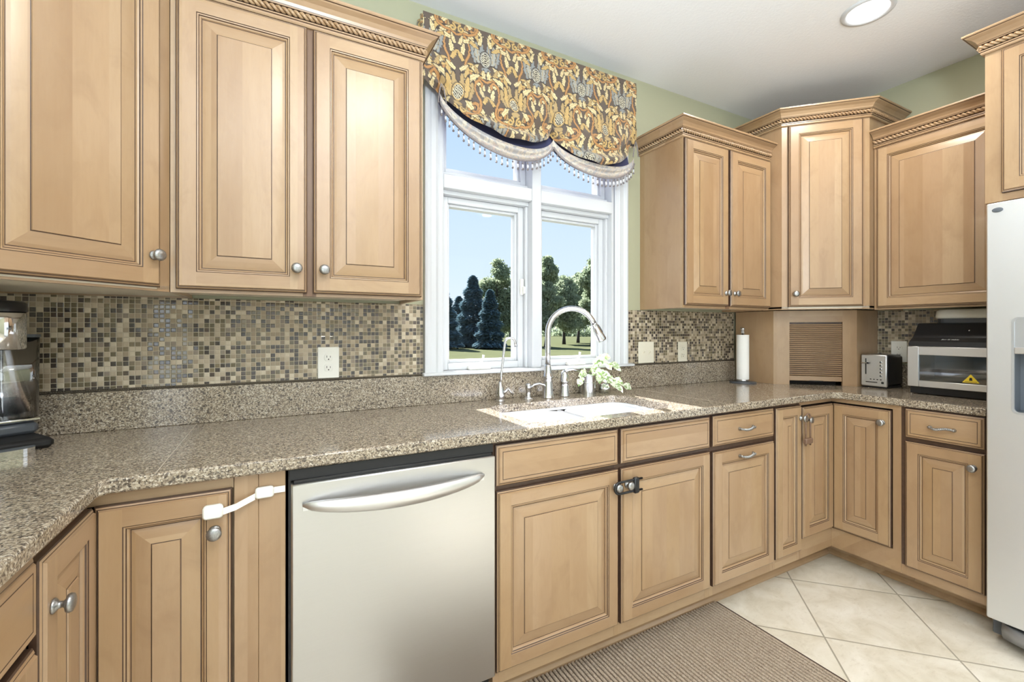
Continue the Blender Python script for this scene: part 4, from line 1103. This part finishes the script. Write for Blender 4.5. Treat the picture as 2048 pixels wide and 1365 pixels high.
for k in range(3):
    (xa, ya, za), (xb, yb, zb) = sp[k], sp[k + 1]
    i = b.add([(xa, ya, za - .008), (xb, yb, zb - .008), (xb, yb, zb + .008), (xa, ya, za + .008), (xa, ya + .0015, za - .008), (xb, yb + .0015, zb - .008), (xb, yb + .0015, zb + .008), (xa, ya + .0015, za + .008)])
    for q in ((0, 1, 2, 3), (7, 6, 5, 4), (0, 4, 5, 1), (3, 2, 6, 7)): b.face([i[j] for j in q], 'plastic')
b.build('strap', p)
b = MB(); b.box(.092, .1175, .0135, .0155, .037, .053, 'plastic'); b.build('strap_end', p)
p = thing('sliding_lock', 'black U-shaped sliding lock round the two sink door knobs', 'child lock', (1.147, 1.266, .672))
b = MB()
U = []
for k in range(9):
    a = PI / 2 + PI * k / 8; U.append((-.0275 + .021 * math.cos(a), 0, .021 * math.sin(a)))
b.tube([(.085, 0, .021)] + [(.03, 0, .021)] + U + [(.03, 0, -.021), (.085, 0, -.021)], .0045, 'black', 10); b.build('shackle', p)
b = MB(); b.box(.040, .066, -.010, .008, -.030, .030, 'black', .005); b.build('slider', p)
p = thing('sliding_lock', 'grey brown sliding lock hanging from the knobs at the right inside corner', 'child lock', (2.331, 1.264, .818))
b = MB(); U = []
for k in range(9):
    a = PI * k / 8; U.append((.020 * math.cos(a), 0, .003 + .020 * math.sin(a)))
b.tube([(.020, 0, -.135), (.020, 0, -.05)] + U + [(-.020, 0, -.05), (-.020, 0, -.135)], .0042, 'brownp', 10); b.build('shackle', p)
b = MB(); b.box(-.030, .030, -.010, .009, -.125, -.098, 'brownp', .004); b.build('slider', p)

# ------------------------------------------------------------------ floor mat
b = MB(); X0, X1, Y0, Y1 = .35, 1.797, .62, 1.372
b.box(X0, X1, Y0, Y1, .0005, .005, 'rugback')
rp = .0165
k = 0
x = X0 + .002
while x < X1 - .01:
    b.extrude([(x, .005), (x + .001, .010), (x + rp * .3, .0125), (x + rp * .55, .0115), (x + rp - .0062, .009), (x + rp - .0056, .005)], 1, Y0 + .001, Y1 - .001, 'rug'); x += rp
tag(b.build('floor_mat'), 'brown ribbed runner mat on the tiles in front of the sink', 'mat')

# ------------------------------------------------------------------ recessed ceiling light
p = thing('recessed_light', 'round white recessed downlight in the ceiling at upper right', 'ceiling light', (2.322, 1.008, ZC))
b = MB(); b.lathe([(.100, -.0005), (.098, -.006), (.086, -.009), (.078, -.006), (.076, -.0005)], (0, 0, 0), 'trim', 48, cap=False); b.build('trim_ring', p)
b = MB(); b.lathe([(.0755, -.0006), (.0755, -.0035), (.05, -.005), (.001, -.0055)], (0, 0, 0), 'lens', 48, cap=False); b.build('lens', p)
ld = lamp('downlight', 'AREA', (2.322, 1.008, ZC - .012), (0, 0, 0), 9, (1, .93, .82), .14, .14); ld.data.shape = 'DISK'; ld.parent = None
for x_, y_ in ((.5, .3), (.5, -1.3), (2.3, -1.0)):
    ld = lamp('downlight', 'AREA', (x_, y_, ZC - .012), (0, 0, 0), 12, (1, .93, .82), .14, .14); ld.data.shape = 'DISK'

# ------------------------------------------------------------------ valance
def damask(u, v):
    """cloth pattern in metres: mirrored ogee repeat with flowers, scrolls and leaves"""
    P_, Q_ = .262, .345
    def srg(r, g, b_): return np.array(srgb(r, g, b_)[:3])
    shp = u.shape
    col = np.empty(shp + (3,)); col[:] = srg(94, 80, 70)
    cream, gold, oran, blue, olive, dark, tan = srg(226, 206, 158), srg(202, 168, 106), srg(186, 136, 82), srg(142, 146, 146), srg(150, 136, 96), srg(62, 52, 48), srg(180, 152, 104)
    ix = np.abs((u + P_ / 2) % P_ - P_ / 2)           # 0..P/2 from the flower axis
    def cell(dx, dy):
        x = np.abs((u - dx * P_ + P_ / 2) % P_ - P_ / 2); y = (v - dy * Q_ + Q_ / 2) % Q_ - Q_ / 2
        return x, y
    def ell(x, y, cx, cy, a, b_, ang):
        c, s = math.cos(R(ang)), math.sin(R(ang)); X = (x - cx) * c + (y - cy) * s; Y = -(x - cx) * s + (y - cy) * c
        return np.sqrt((X / a) ** 2 + (Y / b_) ** 2)
    def put(mask, c_): col[mask] = c_
    def leaf_(x, y, cx, cy, a, b_, ang, c_):
        e_ = ell(x, y, cx, cy, a, b_, ang); th = np.arctan2(y - cy, x - cx) - R(ang); e_ = e_ / (1 + .20 * np.cos(7 * th) + .10 * np.cos(th)) ; put(e_ < 1.22, dark); put(e_ < 1.0, c_)
        c, s = math.cos(R(ang)), math.sin(R(ang)); Y = -(x - cx) * s + (y - cy) * c; X = (x - cx) * c + (y - cy) * s
        put((np.abs(Y - .15 * b_ * np.sin(X / a * 3)) < .0012) & (e_ < .8), tan)
    def curve(x, y, pts, w, c_):
        best = np.full(shp, 9.0)
        for (x0, y0), (x1, y1) in zip(pts[:-1], pts[1:]):
            dx, dy = x1 - x0, y1 - y0; t_ = np.clip(((x - x0) * dx + (y - y0) * dy) / (dx * dx + dy * dy + 1e-12), 0, 1)
            best = np.minimum(best, np.hypot(x - x0 - t_ * dx, y - y0 - t_ * dy))
        put(best < w + .002, dark); put(best < w, c_)
    def spiral(cx, cy, r0, r1, a0, a1, n=18):
        return [(cx + (r0 + (r1 - r0) * k / n) * math.cos(R(a0 + (a1 - a0) * k / n)), cy + (r0 + (r1 - r0) * k / n) * math.sin(R(a0 + (a1 - a0) * k / n))) for k in range(n + 1)]
    for (dx, dy, kind) in ((0, 0, 'tulip'), (.5, .5, 'pine')):
        x, y = cell(dx, dy)
        c1, c2 = (blue, srg(168, 166, 156)) if kind == 'tulip' else (tan, gold)
        curve(x, y, spiral(.072, -.058, .024, .006, 200, -260), .0052, gold if kind == 'tulip' else oran)
        curve(x, y, [(.004, -.10), (.03, -.088), (.055, -.088), (.085, -.075), (.097, -.055), (.092, -.03), (.078, -.005), (.072, .03), (.08, .06), (.098, .075), (.112, .06), (.104, .045)], .0048, oran)
        curve(x, y, spiral(.020, -.074, .016, .004, 100, 480), .0038, gold)
        for q in ((.052, .052, .034, .012, 62, cream), (.066, .078, .03, .010, 30, cream), (.040, .085, .028, .009, 80, gold), (.024, .105, .024, .008, 40, cream), (.105, .012, .026, .009, 100, cream), (.114, -.02, .024, .009, 60, gold), (.052, -.045, .026, .009, 130, cream), (.048, -.115, .026, .009, 15, cream), (.075, -.12, .022, .008, -25, gold), (.108, -.10, .022, .008, 70, cream), (.016, -.125, .022, .007, 70, cream), (.120, .10, .018, .008, 90, cream), (.088, .115, .02, .007, 120, tan)):
            leaf_(x, y, *q)
        leaf_(x, y, .050, .004, .040, .013, 72, c1); leaf_(x, y, .034, .012, .046, .013, 78, c2); leaf_(x, y, .016, .030, .040, .010, 86, c1)
        e_ = ell(x, y, 0, .0, .024, .034, 0); put(e_ < 1.15, dark); put(e_ < 1.0, c2)
        gx, gy = (x + y) / .010, (x - y) / .010
        put((e_ < .82) & (((gx % 1) < .62) & ((gy % 1) < .62)), srg(236, 228, 200)); put((e_ < .82) & ~(((gx % 1) < .62) & ((gy % 1) < .62)), dark)
        e_ = ell(x, y, .0, -.046, .020, .010, 0); put(e_ < 1, c1)
    return col * .88
vl = thing('window_valance', 'gathered damask valance with beaded fringe above the sink window', 'valance', (1.12, 1.80, 2.574))
VX0, VX1, VZ = .537, 1.704, 2.574
def swag(x, pts):
    """height along x through gathered points with sagging curves between them: pts = (x, z, sag)"""
    for (xa, za, sg), (xb, zb, _) in zip(pts[:-1], pts[1:]):
        if x <= xb or xb == pts[-1][0]:
            s_ = max(0.0, min(1.0, (x - xa) / (xb - xa))); return za + (zb - za) * s_ - sg * (4 * s_ * (1 - s_)) ** .75, s_
MAINP = [(.537, 2.30, .0), (.605, 2.275, .135), (1.178, 2.205, .150), (1.685, 2.245, .0), (1.704, 2.235, 0)]
HEMP = [(.612, 2.215, .150), (1.178, 2.135, .120), (1.690, 2.140, 0)]
NU, NV = 380, 200
us = np.linspace(0, 1, NU); vs_ = np.linspace(0, 1, NV)
verts = []; uv = []
for j in range(NV):
    for i in range(NU):
        x = VX0 + (VX1 - VX0) * us[i]; zb, s_ = swag(x, MAINP)
        v_ = vs_[j]
        z = VZ + (zb - VZ) * v_
        belly = math.sin(PI * s_) if .605 <= x <= 1.685 else 0
        y = 1.795 - .070 * belly * v_ ** 1.6 - .006 * math.sin(x * 23) * v_
        # hanging folds that fan from the gathers
        fold = math.exp(-((1 - v_) / .28) ** 2)
        y -= .024 * fold * belly ** .6 * math.sin(17 * (1 - v_) * (1.0 + .5 * belly) + 3.0 * abs(s_ - .5) + .8)
        y -= .012 * math.exp(-((1 - v_) / .5) ** 2) * belly * math.sin(9 * abs(s_ - .5) * 2 + 5 * v_)
        if v_ > .93: y += .030 * ((v_ - .93) / .07) ** 2 * belly
        for gx in (.605, 1.178, 1.685):
            y += .030 * math.exp(-((x - gx) / .045) ** 2) * v_ ** 2.5 * (1 + .4 * math.sin(v_ * 40))
        verts.append((x - 1.12, y - 1.80, z - 2.574)); uv.append((x, -(VZ - z) * 1.0 + .02 * belly * v_))
me = bpy.data.meshes.new('front_drape')
fc = [(j * NU + i, j * NU + i + 1, (j + 1) * NU + i + 1, (j + 1) * NU + i) for j in range(NV - 1) for i in range(NU - 1)]
me.from_pydata(verts, [], fc); me.materials.append(M['fabric'])
def paint(me, uv, fade=0.0):
    a = np.array(uv); c3 = damask(a[:, 0] - .03, a[:, 1] + .125)
    if fade: c3 = c3 * (1 - fade) + np.array(srgb(204, 201, 202)[:3]) * fade
    at_ = me.color_attributes.new('pattern', 'FLOAT_COLOR', 'POINT')
    at_.data.foreach_set('color', np.concatenate([c3, np.ones((len(a), 1))], 1).astype(np.float32).ravel())
    me.polygons.foreach_set('use_smooth', [True] * len(me.polygons)); me.update()
paint(me, uv)
fo = bpy.data.objects.new('front_drape', me); COL.objects.link(fo); fo.parent = vl
# short returns to the wall and the board
for nm, xs in (('side_return', VX0), ('side_return', VX1)):
    vv = []; uu = []; nn = 40
    zl = 2.195 if xs == VX0 else 2.225
    for j in range(90):
        for i in range(nn):
            y = 1.795 + .072 * i / (nn - 1); zbt = zl + .05 * i / (nn - 1); z = VZ + (zbt - VZ) * j / 89
            vv.append((xs - 1.12 + .004 * math.sin(j * .12 + i * .3), y - 1.80, z - 2.574)); uu.append((y + .4, z - VZ))
    m2 = bpy.data.meshes.new(nm); m2.from_pydata(vv, [], [(j * nn + i, j * nn + i + 1, (j + 1) * nn + i + 1, (j + 1) * nn + i) for j in range(89) for i in range(nn - 1)]); m2.materials.append(M['fabric']); paint(m2, uu)
    o = bpy.data.objects.new(nm, m2); COL.objects.link(o); o.parent = vl
b = MB(); b.box(VX0 + .004 - 1.12, VX1 - .004 - 1.12, -.002, .066, -.014, -.001, 'lining'); b.build('mounting_board', vl)
# gathered under-layer with pale hem, lining and beaded braid
vv = []; uu = []; nu, nv = 260, 26; kz = []
for j in range(nv):
    for i in range(nu):
        x = .612 + (1.690 - .612) * i / (nu - 1); zb, s_ = swag(x, HEMP); bl = math.sin(PI * s_)
        z = zb + (.060 * (1 - j / (nv - 1))) * (.6 + .4 * bl)
        y = 1.775 + .022 - .048 * bl + .010 * math.sin(j * .55) * bl
        vv.append((x - 1.12, y - 1.80, z - 2.574)); uu.append((x, z * 1.4)); 
m2 = bpy.data.meshes.new('hem_band'); m2.from_pydata(vv, [], [(j * nu + i, j * nu + i + 1, (j + 1) * nu + i + 1, (j + 1) * nu + i) for j in range(nv - 1) for i in range(nu - 1)]); m2.materials.append(M['fabric']); paint(m2, uu, .6)
o = bpy.data.objects.new('hem_band', m2); COL.objects.link(o); o.parent = vl
b = MB(); vi = []
for j in range(6):
    row = []
    for i in range(120):
        x = .618 + (1.684 - .618) * i / 119; zb, s_ = swag(x, HEMP); bl = math.sin(PI * s_); row.append((x - 1.12, .030 - .03 * bl + .006 * j - .0, zb + .02 + .05 * j * (.4 + .6 * bl) - 2.574))
    vi.append(b.add(row))
for j in range(5):
    for i in range(119): b.face([vi[j][i], vi[j][i + 1], vi[j + 1][i + 1], vi[j + 1][i]], 'lining', True)
b.build('lining', vl, fix=False)
b = MB(); pts = []
for i in range(200):
    x = .612 + (1.690 - .612) * i / 199; zb, s_ = swag(x, HEMP); bl = math.sin(PI * s_); pts.append((x - 1.12, 1.775 + .022 - .048 * bl + .010 * math.sin(25 * .55) * bl - 1.80 - .001, zb - 2.574 + .002))
b.tube(pts, .0055, 'braid', 8); br = b.build('braid', vl)
b = MB(); b.tube([(0, 0, 0), (0, 0, -.012)], .0015, 'braid', 6); b.sphere((0, 0, -.015), .0042, 'bead', 10, 6); b.sphere((0, 0, -.028), .0048, 'crystal', 10, 6, 1.9); b.sphere((0, 0, -.0415), .0052, 'bead', 10, 6)
dist = 0.0; last = None; first = None; nextd = .01
for q in pts:
    q = Vector(q)
    if last is not None:
        dist += (q - last).length
        if dist >= nextd:
            if first is None: first = b.build('bead_drop', vl, q)
            else: copy_part(first, vl, q)
            nextd += .0275
    last = q
for gx, gz in ((.612, 2.285), (1.688, 2.255)):
    b = MB()
    b.tube([(gx - 1.12 - .012, -.012, gz - 2.574 - .08), (gx - 1.12 - .006, -.016, gz - 2.574 - .02), (gx - 1.12, -.018, gz - 2.574), (gx - 1.12 + .012, -.016, gz - 2.574 - .02), (gx - 1.12 + .024, -.012, gz - 2.574 - .075)], .0028, 'braid', 8)
    b.build('gathering_tape', vl)

# ------------------------------------------------------------------ outside: lawn and trees
GZ = -0.5
b = MB(); b.quad((-160, 2.2, GZ), (200, 2.2, GZ), (200, 240, GZ), (-160, 240, GZ), 'lawn'); tag(b.build('lawn'), kind='structure')
def ray_pos(px, dist):
    a = R(27.95); q = (px - 1024) / 892
    return Vector((math.sin(a) + math.cos(a) * q, math.cos(a) - math.sin(a) * q, 0)) * dist
def leaf_cloud(b, rng, blobs, n, size, mat):
    tot = sum(r[3] * r[4] * r[5] for r in blobs) ** 1.0
    for (cx, cy, cz, rx, ry, rz) in blobs:
        for _ in range(int(n * rx * ry * rz / tot)):
            while True:
                d_ = Vector((rng.uniform(-1, 1), rng.uniform(-1, 1), rng.uniform(-1, 1)))
                if .25 < d_.length < 1: break
            d_ = Vector((rng.gauss(0, .52), rng.gauss(0, .52), rng.gauss(0, .5)))
            if d_.length > 1.15: d_ = d_.normalized() * rng.uniform(.6, 1.1)
            p_ = Vector((cx + d_.x * rx, cy + d_.y * ry, cz + d_.z * rz))
            a = Vector((rng.gauss(0, 1), rng.gauss(0, 1), rng.gauss(0, 1))).normalized(); c_ = a.cross(Vector((rng.gauss(0, 1), rng.gauss(0, 1), rng.gauss(0, 1)))).normalized()
            s_ = size * rng.uniform(.6, 1.3)
            b.face(b.add([p_ - a * s_, p_ + c_ * s_ * .6, p_ + a * s_, p_ - c_ * s_ * .6]), mat)
def broadleaf(label, pos, h, cr, trunk_h, n, seed, lean=0.0, group=None):
    rng = random.Random(seed)
    t_ = thing('tree', label, 'tree', (pos.x, pos.y, GZ), 0, 'leafy trees on the lawn outside')
    b = MB(); b.tube([(0, 0, 0), (lean * .3, 0, trunk_h * .5), (lean, 0, trunk_h), (lean * 1.2, 0, h * .75)], [.24, .18, .15, .05], 'bark', 8)
    for k in range(9):
        a = rng.uniform(0, 2 * PI); z_ = trunk_h * .8 + (h - trunk_h) * rng.uniform(0, .6); r_ = cr * rng.uniform(.5, .9)
        b.tube([(lean, 0, z_ * .92), (lean + r_ * .5 * math.cos(a), r_ * .5 * math.sin(a), z_ + .5), (lean + r_ * math.cos(a), r_ * math.sin(a), z_ + 1.0)], [.07, .05, .02], 'bark', 5)
    b.build('trunk', t_)
    b = MB(); blobs = []
    for k in range(15):
        f_ = k / 14; z_ = trunk_h + (h - trunk_h) * (.08 + .86 * f_); env = math.sin(PI * min(1, .22 + .78 * f_)) ** .7
        a = rng.uniform(0, 2 * PI); rr = cr * env * rng.uniform(.25, .65)
        s_ = cr * rng.uniform(.32, .5) * (.5 + .5 * env)
        blobs.append((lean + rr * math.cos(a), rr * math.sin(a), z_, s_ * 1.15, s_ * 1.15, s_ * .8))
    leaf_cloud(b, rng, blobs, n, .17, 'leaf'); b.build('crown', t_, fix=False)
def conifer(label, pos, h, r_, n, seed):
    rng = random.Random(seed)
    t_ = thing('spruce_tree', label, 'tree', (pos.x, pos.y, GZ), 0, 'dark spruces on the lawn outside')
    b = MB(); b.tube([(0, 0, 0), (0, 0, h * .9)], [.2, .04], 'bark', 8); b.build('trunk', t_)
    b = MB()
    for _ in range(n):
        f_ = rng.random() ** 1.35; z_ = .15 + (h - .15) * f_
        env = r_ * (1 - f_) ** .62 * (1 + .18 * math.sin(f_ * 34 + rng.random()))
        a = rng.uniform(0, 2 * PI); q = env * math.sqrt(rng.uniform(.25, 1)); p_ = Vector((q * math.cos(a), q * math.sin(a), z_))
        o_ = Vector((math.cos(a), math.sin(a), rng.uniform(-.5, .25))).normalized(); w_ = Vector((-math.sin(a), math.cos(a), rng.uniform(-.6, .6))).normalized(); s_ = rng.uniform(.14, .3)
        b.face(b.add([p_ - o_ * s_, p_ + w_ * s_ * .5, p_ + o_ * s_, p_ - w_ * s_ * .5]), 'needle')
    b.build('foliage', t_, fix=False)
conifer('dark spruce at the left edge of the left pane', ray_pos(887, 41), 5.6, 1.6, 9000, 1)
conifer('tallest dark spruce in the middle of the left pane', ray_pos(946, 45), 7.2, 1.9, 12000, 2)
conifer('dark spruce overlapping the leafy tree in the left pane', ray_pos(980, 41), 5.4, 1.3, 8000, 3)
conifer('dark spruce between two others in the left pane', ray_pos(918, 49), 5.4, 1.6, 7000, 4)
broadleaf('leafy tree with a bare trunk at the right of the left pane', ray_pos(1002, 50), 9.7, 2.9, 1.5, 16000, 5, -.4)
broadleaf('tall leafy tree behind the left edge of the right pane', ray_pos(1092, 45), 9.3, 2.0, 1.6, 13000, 6, .2)
broadleaf('low bushy tree behind the faucet arch', ray_pos(1128, 54), 8.3, 2.8, 1.7, 13000, 7)
broadleaf('loose leafy tree second from the right in the right pane', ray_pos(1156, 60), 9.6, 3.0, 2.0, 11000, 8, .2)
broadleaf('tall airy tree at the right edge of the right pane', ray_pos(1184, 48), 10.0, 2.3, 1.8, 10000, 9, .2)
broadleaf('distant small tree behind the trunk in the left pane', ray_pos(1020, 95), 6.0, 3.0, 1.2, 4000, 10)
rng = random.Random(5); b = MB()
for k in range(26):
    p_ = ray_pos(820 + k * 20, 120 + rng.uniform(-8, 8)); leaf_cloud(b, rng, [(p_.x, p_.y, GZ + 1.0, 2.6, 2.6, rng.uniform(1.4, 2.4))], 260, .4, 'leaf')
tag(b.build('hedgerow', fix=False), 'distant hedgerow along the far edge of the lawn', 'hedge', kind='stuff')
